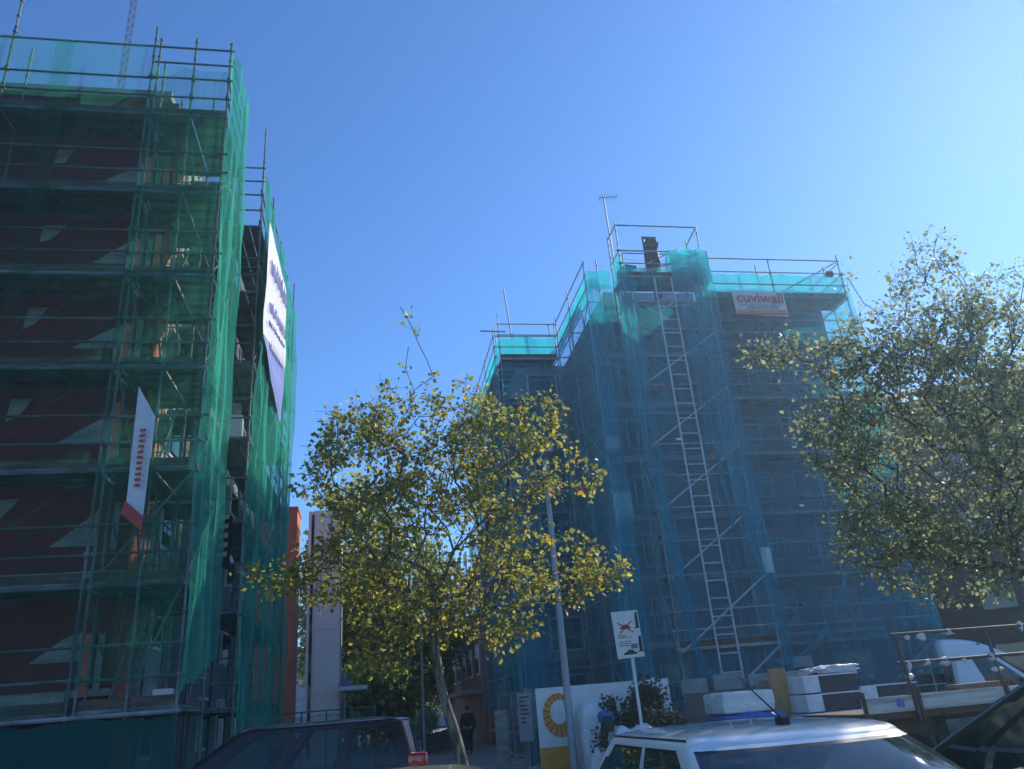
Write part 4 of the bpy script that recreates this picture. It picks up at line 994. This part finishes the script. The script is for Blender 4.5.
# planters
for i, (x, y) in enumerate(((2.35, 37), (3.0, 38.2), (3.5, 40.5), (3.9, 43))):
    g = empty('planter', (x, y, 0), ['first square concrete planter by the far lamp post', 'second square concrete planter down the street', 'third concrete planter from the far lamp post', 'fourth and most distant concrete planter'][i], 'planter', 'planters down the street')
    obj('tub', box(BM(), (x - .36, y - .36, 0), (x + .36, y + .36, .78), bevel=.03), pbr('planter_brown' + str(i), (.2, .15, .12), (.14, .1, .08), 3, .9), g)
    obj('soil', box(BM(), (x - .3, y - .3, .782), (x + .3, y + .3, .8)), BARKD, g)

# ------------------------------------------------------------------ vehicles
def lerp(a, b_, t): return a + (b_ - a) * t
def ring(xf, xr, w, r_, K=6, Mx=24, bow=.04):
    """closed plan ring, fixed topology: front edge (y -w..w), corner, left side, corner, rear, corner, right side, corner"""
    pts = []
    for k in range(K + 1): 
        y = lerp(-(w - r_), w - r_, k / K); pts.append((xf - bow * (y / w) ** 2, y, 'F'))
    for k in range(1, 5):
        a = R(90 * k / 5); pts.append((xf - bow - r_ + r_ * math.cos(a), w - r_ + r_ * math.sin(a), 'c'))
    for k in range(Mx + 1): pts.append((lerp(xf - bow - r_, xr + bow + r_, k / Mx), w, 'L'))
    for k in range(1, 5):
        a = R(90 + 90 * k / 5); pts.append((xr + bow + r_ + r_ * math.cos(a), w - r_ + r_ * math.sin(a), 'c'))
    for k in range(K + 1):
        y = lerp(w - r_, -(w - r_), k / K); pts.append((xr + bow * (y / w) ** 2, y, 'B'))
    for k in range(1, 5):
        a = R(180 + 90 * k / 5); pts.append((xr + bow + r_ + r_ * math.cos(a), -(w - r_) + r_ * math.sin(a), 'c'))
    for k in range(Mx + 1): pts.append((lerp(xr + bow + r_, xf - bow - r_, k / Mx), -w, 'R'))
    for k in range(1, 5):
        a = R(270 + 90 * k / 5); pts.append((xf - bow - r_ + r_ * math.cos(a), -(w - r_) + r_ * math.sin(a), 'c'))
    return pts
TYRE = pbr('tyre_rubber', (.02, .02, .02), (.012, .012, .012), 9, .9); RIM = pbr('alloy', (.45, .45, .46), (.3, .3, .31), 6, .35, .8)
SEAL = pbr('window_seal', (.012, .012, .013), (.01, .01, .01), 5, .5)
SEAT = pbr('seat_fabric', (.06, .06, .07), (.04, .04, .045), 12, .9)
GLASSC = glass_mat('car_glass', (.02, .03, .03), .62); LENSR = pbr('red_lens', (.42, .015, .02), (.3, .01, .012), 6, .15, coat=1); LENSW = pbr('clear_lens', (.5, .52, .55), (.4, .42, .45), 6, .1, coat=1)
def make_car(name, label, loc, rz, L, W, H, paint, belt=.95, hood=.88, cow=1.05, rearb=None, rooff=.45, roofr=-1.65, tuck=.17, roof_crown=.06, pillars=((.46, .52),), rails=False, antenna=None, glassm=None, rear_round=.22, rr=.30, tail_z=(.85, 1.15), trimr=True, tail_box=None, seats=True):
    """local: +x forward, origin mid wheelbase on ground"""
    g = empty(name, loc, label, 'car', None, rz); glassm = glassm or GLASSC
    xf, xr = L / 2, -L / 2; w = W / 2; rearb = rearb if rearb is not None else xr + .12
    lv = [(.20, -.10, .93), (.30, -.02, .985), (.45, 0, 1.0), (.62, 0, 1.0), (.75, -.02, .995), (hood - .06, -.06, .975)]
    bm = BM(); rows = []
    for (z, dx, ws) in lv:
        rows.append([bm.verts.new((x, y, z)) for x, y, _ in ring(xf + dx, xr - dx * .6, w * ws, rr)])
    # shoulder: hood low at the front, belt line high along the cabin
    def topz(x):
        if x > cow: return hood - .16 * ((x - cow) / (xf - cow)) ** 2 + .02
        return lerp(hood + .02, belt, min(1, (cow - x) / .9)) 
    for (ins, dz) in ((.05, -.02), (.10, 0.0), (.18, .015)):
        rows.append([bm.verts.new((x, y, topz(x) + dz - (.03 if x < xr + .25 else 0))) for x, y, _ in ring(xf - .08 - ins, xr + .04 + ins * .3, w * .975 - ins * .55, rr * .8)])
    for (k) in (.55, .2, 0.02):
        rows.append([bm.verts.new((x * (1), y * k, topz(x) + .015 + .03 * (1 - k))) for x, y, _ in ring(xf - .30, xr + .12, w * .85, rr * .7)])
    N = len(rows[0])
    for a, b_ in zip(rows, rows[1:]):
        for i in range(N): bm.faces.new((a[i], a[(i + 1) % N], b_[(i + 1) % N], b_[i]))
    bm.faces.new(rows[0][::-1])
    # wheel arch cut: darken by separate liners
    obj('body', bm, paint, g, world=False, smooth=True)
    # greenhouse
    T = [0, .04, .075, .30, .55, .80, .935, .965, 1.0]; zs = []
    rows = []; tags_ = None; zb = belt - .02; zr = H - roof_crown
    for t_ in T:
        x0 = lerp(cow, rooff, t_ ** 1.12); x1 = lerp(rearb, roofr, t_ ** 1.35)
        ww = lerp(w * .955, w - tuck, t_ ** 1.25)
        rg = ring(x0, x1, ww, lerp(.08, .13, t_), bow=.12)
        zz = lambda x: lerp(zb, zr, t_)
        rows.append([(x, y, lerp(zb, zr, t_) - (.05 * (1 - t_) if x > cow - .3 else 0)) for x, y, _ in rg]); tags_ = [q[2] for q in rg]
    parts = {}
    def put(key, fcs):
        parts.setdefault(key, []).append(fcs)
    sideidx = {'L': [i for i in range(N) if tags_[i] == 'L'], 'R': [i for i in range(N) if tags_[i] == 'R']}
    for j in range(len(T) - 1):
        tm = (T[j] + T[j + 1]) / 2
        for i in range(N):
            i2 = (i + 1) % N; tg = tags_[i]; tg2 = tags_[i2]
            key = 'frame'
            rowg = .04 < tm < .965
            seal = tm < .075 or tm > .935
            nearF = i in (0, 1, N - 1, N - 2) or (tg == 'F' or tg2 == 'F') or (0 < i <= 8) or i >= N - 3
            if rowg and ((tg == 'F' and tg2 == 'F') or (nearF and tg in 'Fc' and tg2 in 'Fc')): key = f'windshield_seal|{tm < .5}' if seal else 'windshield'
            elif rowg and tg == 'B' and tg2 == 'B': key = f'rear_window_seal|{tm < .5}' if seal else 'rear_window'
            elif rowg and tg in 'LR' and tg == tg2:
                idx = sideidx[tg]; f_ = (i - idx[0] + .5) / (len(idx) - 1)
                if tg == 'R': f_ = 1 - f_
                inpil = any(a <= f_ <= b2 for a, b2 in pillars)
                lo_, hi_ = .045, .955
                rnd_ = f_ < .09 and tm > .75 or f_ > .92 and tm > .7
                if not inpil and lo_ < f_ < hi_ and tm < .966 and not rnd_:
                    wi = sum(1 for a, b2 in pillars if f_ > b2)
                    key = f'seal|{tg}{"b" if tm < .5 else "t"}{wi}' if seal else f'side_window|{tg}{wi}'
            put(key, (j, i, i2))
    def build(fl, nm, mat, off=0):
        bm = BM(); cache = {}
        def V(j, i):
            if (j, i) not in cache:
                x, y, z = rows[j][i]
                cache[(j, i)] = bm.verts.new((x, y, z))
            return cache[(j, i)]
        for (j, i, i2) in fl: bm.faces.new((V(j, i), V(j, i2), V(j + 1, i2), V(j + 1, i)))
        return obj(nm, bm, mat, g, world=False, smooth=True)
    for key, fl in parts.items():
        nm = key.split('|')[0]
        if nm == 'frame': build(fl, 'cabin_frame', paint)
        elif 'seal' in nm: build(fl, nm, SEAL)
        else: build(fl, nm, glassm)
    # roof
    bm = BM(); top = rows[-1]; xs_ = [p_[0] for p_ in top]; cxm = (max(xs_) + min(xs_)) / 2; rws = []
    for k, dz in ((1.0, 0), (.985, .012), (.95, .026), (.88, .038), (.7, .052), (.45, .058), (.2, .0597), (.02, .06)):
        rws.append([bm.verts.new((cxm + (x - cxm) * k, y * k, z + dz / .06 * roof_crown)) for x, y, z in top])
    for a, b_ in zip(rws, rws[1:]):
        for i in range(N): bm.faces.new((a[i], a[(i + 1) % N], b_[(i + 1) % N], b_[i]))
    obj('roof', bm, paint, g, world=False, smooth=True)
    for sd in 'LR':
        pts = [Vector(top[i]) + Vector((0, 0, .012)) for i in sideidx[sd]]
        obj('roof_seam', poly_tube(BM(), [Vector((p_.x, p_.y * .965, p_.z + roof_crown * .25)) for p_ in pts], .006, 5), SEAL, g, world=False)
    # wheels
    wb = L * .30
    for sxx in (wb, -wb):
        for sy_ in (-1, 1):
            y0 = sy_ * (w - .10)
            bm = BM(); tube(bm, (sxx, y0 - .10, .31), (sxx, y0 + .115, .31), .31, 28); 
            wh = obj('wheel', BM_rim(sxx, y0 + sy_ * .12, sy_), RIM, g, world=False)
            ty = obj('tyre', bm, TYRE, None); ty.parent = wh
            bm = BM()
            for k in range(17):
                a0 = math.pi * k / 16
            arch = [(sxx + .40 * math.cos(math.pi * k / 16), .29 + .40 * math.sin(math.pi * k / 16)) for k in range(17)]
            inner = [(sxx + .34 * math.cos(math.pi * k / 16), .29 + .34 * math.sin(math.pi * k / 16)) for k in range(17)]
            poly = [(x, sy_ * (w + .004), z) for x, z in arch] ; bm.faces.new([bm.verts.new(p_) for p_ in poly])
            obj('wheel_arch', bm, SEAL, g, world=False)
    # lights
    for sy_ in (-1, 1):
        bm = BM(); box(bm, (xf - .42, sy_ * w * .72 - .2, .62), (xf - .03, sy_ * w * .72 + .2, .78), bevel=.06); obj('headlight', bm, LENSW, g, world=False, smooth=True)
        bm = BM(); tb = tail_box or (xr + .015, xr + .30, w - .21, w - .015); box(bm, (tb[0], min(sy_ * tb[2], sy_ * tb[3]), tail_z[0]), (tb[1], max(sy_ * tb[2], sy_ * tb[3]), tail_z[1]), bevel=.045); obj('tail_light', bm, LENSR, g, world=False, smooth=True)
        m_ = BM(); box(m_, (cow - .35, sy_ * (w + .09) - .09, belt - .03), (cow - .17, sy_ * (w + .09) + .09, belt + .12), bevel=.05); obj('door_mirror', m_, paint, g, world=False, smooth=True)
        for hx in (.25, -.75):
            obj('door_handle', box(BM(), (hx, sy_ * (w - .01) - .02, belt - .17), (hx + .18, sy_ * (w - .01) + .02, belt - .14), bevel=.008), paint, g, world=False)
    obj('grille', box(BM(), (xf - .06, -.45, .38), (xf + .005, .45, .52), bevel=.02), SEAL, g, world=False)
    obj('number_plate', box(BM(), (xr - .012, -.26, .55), (xr + .02, .26, .66)), WHITE, g, world=False)
    # interior
    obj('interior_floor', box(BM(), (rearb + .2, -w + .12, belt - .25), (cow - .1, w - .12, belt - .22)), SEAL, g, world=False)
    obj('dashboard', box(BM(), (cow - .55, -w + .14, belt - .2), (cow - .12, w - .14, belt - .02), bevel=.05), SEAL, g, world=False)
    for sx_ in (.05, -.85):
        for sy_ in (-.36, .36):
            bm = BM(); box(bm, (sx_ - .1, sy_ - .23, belt - .35), (sx_ + .03, sy_ + .23, belt + .22), Matrix.Rotation(R(-12), 3, 'Y'), bevel=.05)
            box(bm, (sx_ - .16, sy_ - .13, belt + .25), (sx_ - .07, sy_ + .13, belt + .40), bevel=.03); obj('seat', bm, SEAT, g, world=False, smooth=True)
    bm = BM(); bmesh.ops.create_circle(bm, segments=20, radius=.18)
    vs = [Vector((cow - .62 + v.co.x * .35, .36 + v.co.y, belt + .02 + v.co.x * .9)) for v in bm.verts]; bm.free()
    bm = BM(); poly_tube(bm, vs + [vs[0]], .014); obj('steering_wheel', bm, SEAL, g, world=False)
    if rails:
        for sy_ in (-1, 1):
            obj('roof_rail', poly_tube(BM(), [(rooff - .15, sy_ * (w - tuck - .04), zr + .02), (rooff - .3, sy_ * (w - tuck - .04), zr + .06), (roofr + .4, sy_ * (w - tuck - .04), zr + .06), (roofr + .25, sy_ * (w - tuck - .04), zr + .02)], .018), STEELD, g, world=False)
    if antenna:
        ax, al = antenna
        bm = BM(); box(bm, (ax - .05, -.025, H - .015), (ax + .04, .025, H + .03), bevel=.012); tube(bm, (ax, 0, H + .02), (ax - al * .83, 0, H + al * .45), .0065, 6, .003); obj('antenna', bm, BLACK, g, world=False)
    return g
def BM_rim(x, y, s_):
    bm = BM(); tube(bm, (x, y - s_ * .03, .31), (x, y + s_ * .006, .31), .055, 12)
    for k in range(7):
        a = 2 * math.pi * k / 7; d = Vector((math.cos(a), 0, math.sin(a)))
        tube(bm, Vector((x, y - s_ * .01, .31)) + d * .04, Vector((x, y, .31)) + d * .20, .024, 6)
    pts = [Vector((x + .205 * math.cos(2 * math.pi * k / 24), y, .31 + .205 * math.sin(2 * math.pi * k / 24))) for k in range(25)]
    poly_tube(bm, pts, .016); return bm
PSILV = pbr('silver_white_paint', (.84, .83, .80), (.78, .77, .75), 2, .3, .08, coat=1)
PPURP = pbr('dark_purple_paint', (.020, .004, .010), (.015, .003, .008), 2, .3, .1, coat=.5)
PCREAM = pbr('cream_paint', (.55, .54, .45), (.5, .49, .41), 2, .3, .1, coat=1)
PDARK = pbr('dark_teal_paint', (.03, .045, .045), (.022, .034, .034), 2, .25, .3, coat=1)
PRED = pbr('red_paint', (.35, .02, .02), (.3, .015, .015), 2, .3, coat=1)
GW = glass_mat('windshield_glass', (.03, .05, .055), .35)
make_car('hatchback', 'silver white hatchback with roof antenna, front right of centre', (2.25, 4.95, -.11), R(-90), 3.9, 1.66, 1.51, PSILV, belt=.98, cow=1.62, rooff=.85, roofr=-1.0, rearb=-1.45, roof_crown=.075, tuck=.20, pillars=((.44, .52),), antenna=(.55, .58), glassm=GW)
make_car('compact_car', 'dark car with large side glass cut off by the right edge', (4.24, 4.3, -.11), R(90), 4.1, 1.8, 1.70, PDARK, belt=1.05, cow=1.15, rooff=-.15, roofr=-1.6, pillars=((.17, .20), (.55, .6)), glassm=GW)
make_car('sedan', 'cream car of which only the top of the roof shows, bottom centre', (-.02, 3.9, -.11), R(-90), 4.2, 1.66, 1.47, PCREAM, belt=.95, cow=1.1, rooff=.3, roofr=-.85, rearb=-1.45, roof_crown=.10, tuck=.2)
make_car('family_car', 'dark purple family car with red tail light below the green netting', (-1.42, 12.1, -.11), R(180), 4.45, 1.8, 1.72, PPURP, belt=1.02, hood=.98, cow=1.35, rooff=.45, roofr=-1.95, rearb=-2.08, roof_crown=.07, tuck=.2, pillars=((.36, .40), (.68, .72)), rails=True, tail_z=(.98, 1.25), tail_box=(-2.10, -1.84, .76, .872))
make_car('small_car', 'red car parked far down the street behind the purple car', (1.0, 43, 0), R(-80), 3.8, 1.6, 1.5, PRED)

# ---- white van behind the flatbed
def loft_profile(bm, prof, y0, y1, taper=.06, cy=None):
    """side profile (x,z) extruded with softened edges in y"""
    ys = [y0, y0 + .05, y0 + .16, y1 - .16, y1 - .05, y1]; sc_ = [.90, .965, 1, 1, .965, .90]
    cx_ = sum(p_[0] for p_ in prof) / len(prof); cz_ = sum(p_[1] for p_ in prof) / len(prof); rows = []
    for y, s_ in zip(ys, sc_): rows.append([bm.verts.new((cx_ + (x - cx_) * (1 - (1 - s_) * .5), y, cz_ + (z - cz_) * (1 - (1 - s_) * .8))) for x, z in prof])
    n = len(prof)
    for a, b_ in zip(rows, rows[1:]):
        for i in range(n): bm.faces.new((a[i], a[(i + 1) % n], b_[(i + 1) % n], b_[i]))
    bm.faces.new(rows[0][::-1]); bm.faces.new(rows[-1]); bmesh.ops.recalc_face_normals(bm, faces=bm.faces[:])
    return bm
PW = pbr('van_white', (.86, .87, .88), (.8, .81, .82), 2, .35, coat=.6)
v = make_car('white_van', 'white van with high roof fairing parked behind the flatbed rack', (14.75, 19.3, -.10), R(-30), 5.2, 1.95, 2.02, PW, belt=1.16, hood=1.12, cow=1.95, rooff=1.15, roofr=-.05, rearb=-.12, roof_crown=.05, tuck=.12, pillars=((.62, .99),))
v['category'] = 'van'
bm = BM(); rows_ = []
for k in range(13):
    f = k / 12; x = -.15 + 1.42 * f; hh = .46 * (1 - f ** 2.6) + .02; row = []
    for j in range(13):
        a = math.pi * j / 12; row.append(bm.verts.new((x + .0 * a, -.86 * math.copysign(abs(math.cos(a)) ** .45, math.cos(a)), 1.97 + hh * math.sin(a) ** .55)))
    rows_.append(row)
for k in range(12):
    for j in range(12): bm.faces.new((rows_[k][j], rows_[k + 1][j], rows_[k + 1][j + 1], rows_[k][j + 1]))
bm.faces.new(rows_[0]); obj('roof_fairing', bm, PW, v, world=False, smooth=True)
for k in range(5): obj('fairing_script', box(BM(), (.25 + k * .11, -.80, 2.16 + .012 * k), (.32 + k * .11, -.795, 2.22 + .012 * k)), BANB, v, world=False)
# ---- flatbed with rack
OLDW = pbr('worn_white_board', (.62, .60, .56), (.25, .22, .19), 1.5, .85, 0, (.6, 3, 9), .5, lo=.3, hi=.55); RUST = pbr('rusty_steel', (.16, .10, .07), (.07, .05, .04), 5, .8, bump=.4)
f = empty('flatbed_truck', (10, 12.5, 0), 'old flatbed truck with a tube rack over its worn wooden sides', 'truck')
obj('bed', box(BM(), (7.75, 12.5, .92), (11.9, 14.3, 1.04)), RUST, f)
obj('side_board', box(BM(), (7.8, 12.44, 1.03), (8.72, 12.48, 1.27), bevel=.008), OLDW, f)
obj('side_board', box(BM(), (8.86, 12.44, 1.03), (10.45, 12.48, 1.27), bevel=.008), OLDW, f)
obj('side_board', box(BM(), (10.55, 12.44, 1.03), (11.9, 12.48, 1.27), bevel=.008), OLDW, f)
obj('tailboard', box(BM(), (7.72, 12.5, .93), (7.76, 14.3, 1.03)), RUST, f)
obj('blue_sticker', box(BM(), (8.42, 12.42, 1.1), (8.54, 12.437, 1.22), Matrix.Rotation(R(10), 3, 'Y')), BANB, f)
for x in (7.82, 8.76, 8.83, 10.5): obj('stake', box(BM(), (x - .025, 12.40, .85), (x + .025, 12.435, 1.36)), RUST, f)
obj('chassis_rail', box(BM(), (7.9, 12.8, .62), (13.6, 12.9, .9)), RUST, f)
obj('tool_box', box(BM(), (9.3, 12.55, .35), (10.2, 12.95, .85), bevel=.02), STEELD, f)
for x, y in ((8.7, 12.6), (8.7, 14.0), (14.2, 12.6)):
    w_ = obj('wheel', tube(BM(), (x, y, .3), (x, y + .2, .3), .2, 16), STEELD, f); obj('tyre', tube(BM(), (x, y + .02, .3), (x, y + .22, .3), .38, 24), TYRE, w_)
obj('cab', loft_profile(BM(), [(13.25, .5), (15.2, .5), (15.3, 1.2), (14.9, 2.05), (13.25, 2.1)], 12.4, 14.3), PW, f)
bm = BM(); prism(bm, [(13.7, 12.37, 1.2), (14.95, 12.37, 1.2), (14.7, 12.37, 1.9), (13.7, 12.37, 1.9)], (0, .02, 0)); obj('side_window', bm, WIN, f)
RT = pbr('rack_steel', (.17, .15, .14), (.09, .08, .075), 6, .6, .4)
for x in (8.78, 10.52):
    rk = BM(); tube(rk, (x, 12.5, 1.0), (x - .03, 12.5, 2.22), .032); obj('rack_post', rk, RT, f)
for z in (1.76, 2.22):
    obj('rack_rail', tube(BM(), (8.65, 12.5, z), (11.4, 12.5, z), .03), RT, f)
for i, (x, z) in enumerate(((8.95, 2.17), (9.2, 2.19), (9.75, 2.2), (8.85, 1.74), (9.2, 1.75), (9.55, 1.76), (9.9, 1.74), (10.45, 1.78), (10.5, 1.55), (11.2, 2.24), (8.8, 1.55))):
    bag_ = BM(); bmesh.ops.create_icosphere(bag_, subdivisions=2, radius=1)
    for q in bag_.verts: q.co = Vector((x, 12.5, z)) + Vector((q.co.x * (.045 + .03 * (i % 3)), q.co.y * .035, q.co.z * (.04 if q.co.z > 0 else .05 + .06 * (i % 2)))) * (1 + .9 * noise.noise(q.co * 2.5 + Vector((i, 0, 0))))
    o = tag(obj('rag_tie', bag_, FOAM, smooth=True), ['white rag tied at the upper left corner of the truck rack', 'short white rag knotted on the top rack rail', 'loose white rag midway along the top rack rail', 'white rag knotted at the left end of the middle rack rail', 'second white rag along the middle rack rail', 'third white rag along the middle rack rail', 'fourth white rag along the middle rack rail', 'white rag around the right rack post at mid rail', 'white rag hanging below the mid rail on the right post', 'white rag on the far right tip of the top rail', 'white rag hanging low on the left rack post'][i], 'rag', 'rags tied to the truck rack')
for i, (x, z, w_, lab) in enumerate(((9.3, 1.06, 1.2, 'long reddish plank loaded on the flatbed'), (9.9, 1.2, 1.0, 'short brown plank on the flatbed load'))):
    clutter_box(x + .3, 12.75, z, w_, .3, .16, .04, PLYW, lab, 'plank', 'plank')
g = empty('pallet', (9.4, 12, 0), 'brown wooden pallets stacked below the flatbed side', 'pallet')
for k in range(3):
    for j in range(3): obj('slat', box(BM(), (8.9, 12.0 + j * .3 - .6, .1 + k * .2), (10.6, 12.12 + j * .3 - .6, .13 + k * .2)), PLYW, g)
    for x in (8.95, 9.7, 10.45): obj('block', box(BM(), (x, 11.42, .01 + k * .2), (x + .12, 12.1, .097 + k * .2)), PLYW, g)
g = empty('barrier', (11.4, 12, 0), 'curved white tube barrier at the right edge beside the truck', 'barrier')
obj('tube', poly_tube(BM(), [(10.55, 11.5, 2.0), (10.6, 11.5, 1.75), (10.75, 11.5, 1.66), (11.4, 11.5, 1.68)], .025), WHITE, g)
for k in range(4): obj('bar', tube(BM(), (10.62 + k * .07, 11.5, 1.7 + .03 * k), (10.66 + k * .07, 11.5, 2.05), .01), WHITE, g)

# ------------------------------------------------------------------ walking person
def skin(name, joints, edges, mat, parent, sub=1):
    me = bpy.data.meshes.new(name); me.from_pydata([j[:3] for j in joints], edges, []); me.update()
    o = bpy.data.objects.new(name, me); link(o)
    m_ = o.modifiers.new('s', 'SKIN'); o.modifiers.new('u', 'SUBSURF').levels = sub; o.modifiers['u'].render_levels = sub
    sv = me.skin_vertices[0].data
    for i, j in enumerate(joints): sv[i].radius = (j[3], j[4] if len(j) > 4 else j[3]); sv[i].use_root = (i == 0)
    bpy.context.view_layer.update()
    me2 = bpy.data.meshes.new_from_object(o.evaluated_get(bpy.context.evaluated_depsgraph_get()))
    bpy.data.objects.remove(o); me2.name = name; me2.materials.clear(); me2.materials.append(mat)
    for p_ in me2.polygons: p_.use_smooth = True
    o = bpy.data.objects.new(name, me2); link(o); o.parent = parent
    return o
SKIN = pbr('skin', (.45, .27, .2), (.4, .23, .17), 8, .6); HAIR = pbr('dark_hair', (.02, .015, .012), (.012, .01, .008), 20, .6)
CLOTH = pbr('black_cloth', (.018, .02, .026), (.012, .013, .018), 9, .9); TROU = pbr('navy_cloth', (.02, .025, .045), (.015, .018, .03), 9, .9)
pr = empty('person', (3.6, 33, 0), 'person in dark clothes walking away down the street with a dark bag', 'person')
J = [(0, 0, .95, .15, .12), (0, 0, 1.15, .14, .11), (0, .02, 1.38, .17, .11), (0, .02, 1.5, .07), (0, .03, 1.57, .055), (0, .03, 1.66, .085, .10), (0, .03, 1.76, .06, .07),
     (.19, .02, 1.42, .06), (.25, -.03, 1.15, .045), (.24, .08, .92, .035), (.24, .10, .84, .03), (-.19, .02, 1.42, .06), (-.25, .0, 1.15, .045), (-.25, .02, .92, .035), (-.25, .03, .84, .03),
     (.10, 0, .85, .10), (.10, .18, .48, .06), (.10, .12, .09, .04), (.10, .27, .05, .04), (-.10, 0, .85, .10), (-.10, -.08, .48, .06), (-.10, -.30, .13, .04), (-.10, -.18, .04, .04)]
E_ = [(0, 1), (1, 2), (2, 3), (3, 4), (4, 5), (5, 6), (2, 7), (7, 8), (8, 9), (9, 10), (2, 11), (11, 12), (12, 13), (13, 14), (0, 15), (15, 16), (16, 17), (17, 18), (0, 19), (19, 20), (20, 21), (21, 22)]
# fingers
for s_, hd in ((1, 10), (-1, 14)):
    hx, hy, hz = J[hd][:3]
    for k in range(5):
        i = len(J); J.append((hx + s_ * .005, hy + (k - 1.5) * .018 + (.03 if k == 4 else 0), hz - (.05 if k < 4 else .01), .009)); J.append((hx - s_ * .01, hy + (k - 1.5) * .018 + (.045 if k == 4 else .005), hz - (.085 + .01 * (k % 2) if k < 4 else .035), .008))
        E_ += [(hd, i), (i, i + 1)]
JB = [j[:3] + tuple(r_ * (.55 if i in (0, 15, 19) else .8 if i in (0, 1, 2, 3, 7, 8, 11, 12, 15, 16, 17, 19, 20, 21) else 1) for r_ in j[3:]) for i, j in enumerate(J)]
skin('body', JB, E_, SKIN, pr)
def sub_sk(idx, grow_):
    mp = {k: i for i, k in enumerate(idx)}
    return [J[k][:3] + tuple(r_ + grow_ * 1.6 for r_ in J[k][3:]) for k in idx], [(mp[a], mp[b_]) for a, b_ in E_ if a in mp and b_ in mp]
j_, e_ = sub_sk([0, 1, 2, 3, 7, 8, 9, 11, 12, 13], .022); skin('jacket', j_, e_, CLOTH, pr)
j_, e_ = sub_sk([0, 15, 16, 17, 19, 20, 21], .018); skin('trousers', j_, e_, TROU, pr)
j_, e_ = sub_sk([17, 18], .012); skin('shoe', j_, e_, BLACK, pr); j_, e_ = sub_sk([21, 22], .012); skin('shoe', j_, e_, BLACK, pr)
bm = BM(); bmesh.ops.create_uvsphere(bm, u_segments=16, v_segments=10, radius=1)
for q in bm.verts: q.co = Vector((q.co.x * .095, q.co.y * .11 + .015, q.co.z * .10 + 1.70 - (.02 if q.co.y > .3 else 0)))
obj('hair', bm, HAIR, pr, world=False, smooth=True)
for sx_ in (-1, 1):
    bm = BM(); bmesh.ops.create_uvsphere(bm, u_segments=8, v_segments=6, radius=1)
    for q in bm.verts: q.co = Vector((sx_ * .095 + q.co.x * .012, .03 + q.co.y * .02, 1.65 + q.co.z * .03))
    obj('ear', bm, SKIN, pr, world=False, smooth=True)
g = bag('long dark bag held low by the walking person', 3.33, 33.0, .25, .14, .3, .62, 31, CLOTH, 'bag', 'bag')

# ------------------------------------------------------------------ light
sun_dir = Vector((0.6925, 0.4552, 0.5597)).normalized()
el = math.asin(sun_dir.z); az = math.atan2(sun_dir.x, sun_dir.y)
w = bpy.data.worlds.new('World'); sc.world = w; w.use_nodes = True
nt = w.node_tree; bg = nt.nodes['Background']
sky = nt.nodes.new('ShaderNodeTexSky'); sky.sky_type = 'NISHITA'; sky.sun_disc = False
sky.sun_elevation = el; sky.sun_rotation = az; sky.air_density = 1.0; sky.dust_density = .1; sky.ozone_density = 3.0; sky.altitude = 50
tint = nt.nodes.new('ShaderNodeMixRGB'); tint.blend_type = 'MULTIPLY'; tint.inputs[0].default_value = 1; tint.inputs[2].default_value = (.64, 1.02, 1.44, 1)
nt.links.new(sky.outputs[0], tint.inputs[1]); nt.links.new(tint.outputs[0], bg.inputs[0]); bg.inputs[1].default_value = .14
hz = bpy.data.materials.new('haze_volume'); hz.use_nodes = True; hn = hz.node_tree; hn.nodes.clear()
ho = hn.nodes.new('ShaderNodeOutputMaterial'); hv = hn.nodes.new('ShaderNodeVolumeScatter')
hv.inputs['Color'].default_value = (.62, .84, 1, 1); hv.inputs['Density'].default_value = .0019; hv.inputs['Anisotropy'].default_value = .60
hn.links.new(hv.outputs[0], ho.inputs['Volume'])
bm = BM(); box(bm, (-45, -8, -.5), (60, 75, 24)); tag(obj('haze', bm, hz), kind='structure')
ld = bpy.data.lights.new('sun', 'SUN'); ld.energy = 5.0; ld.angle = R(.5); ld.color = (1, .95, .86)
lo_ = bpy.data.objects.new('sun', ld); link(lo_); lo_.rotation_euler = sun_dir.to_track_quat('Z', 'Y').to_euler()
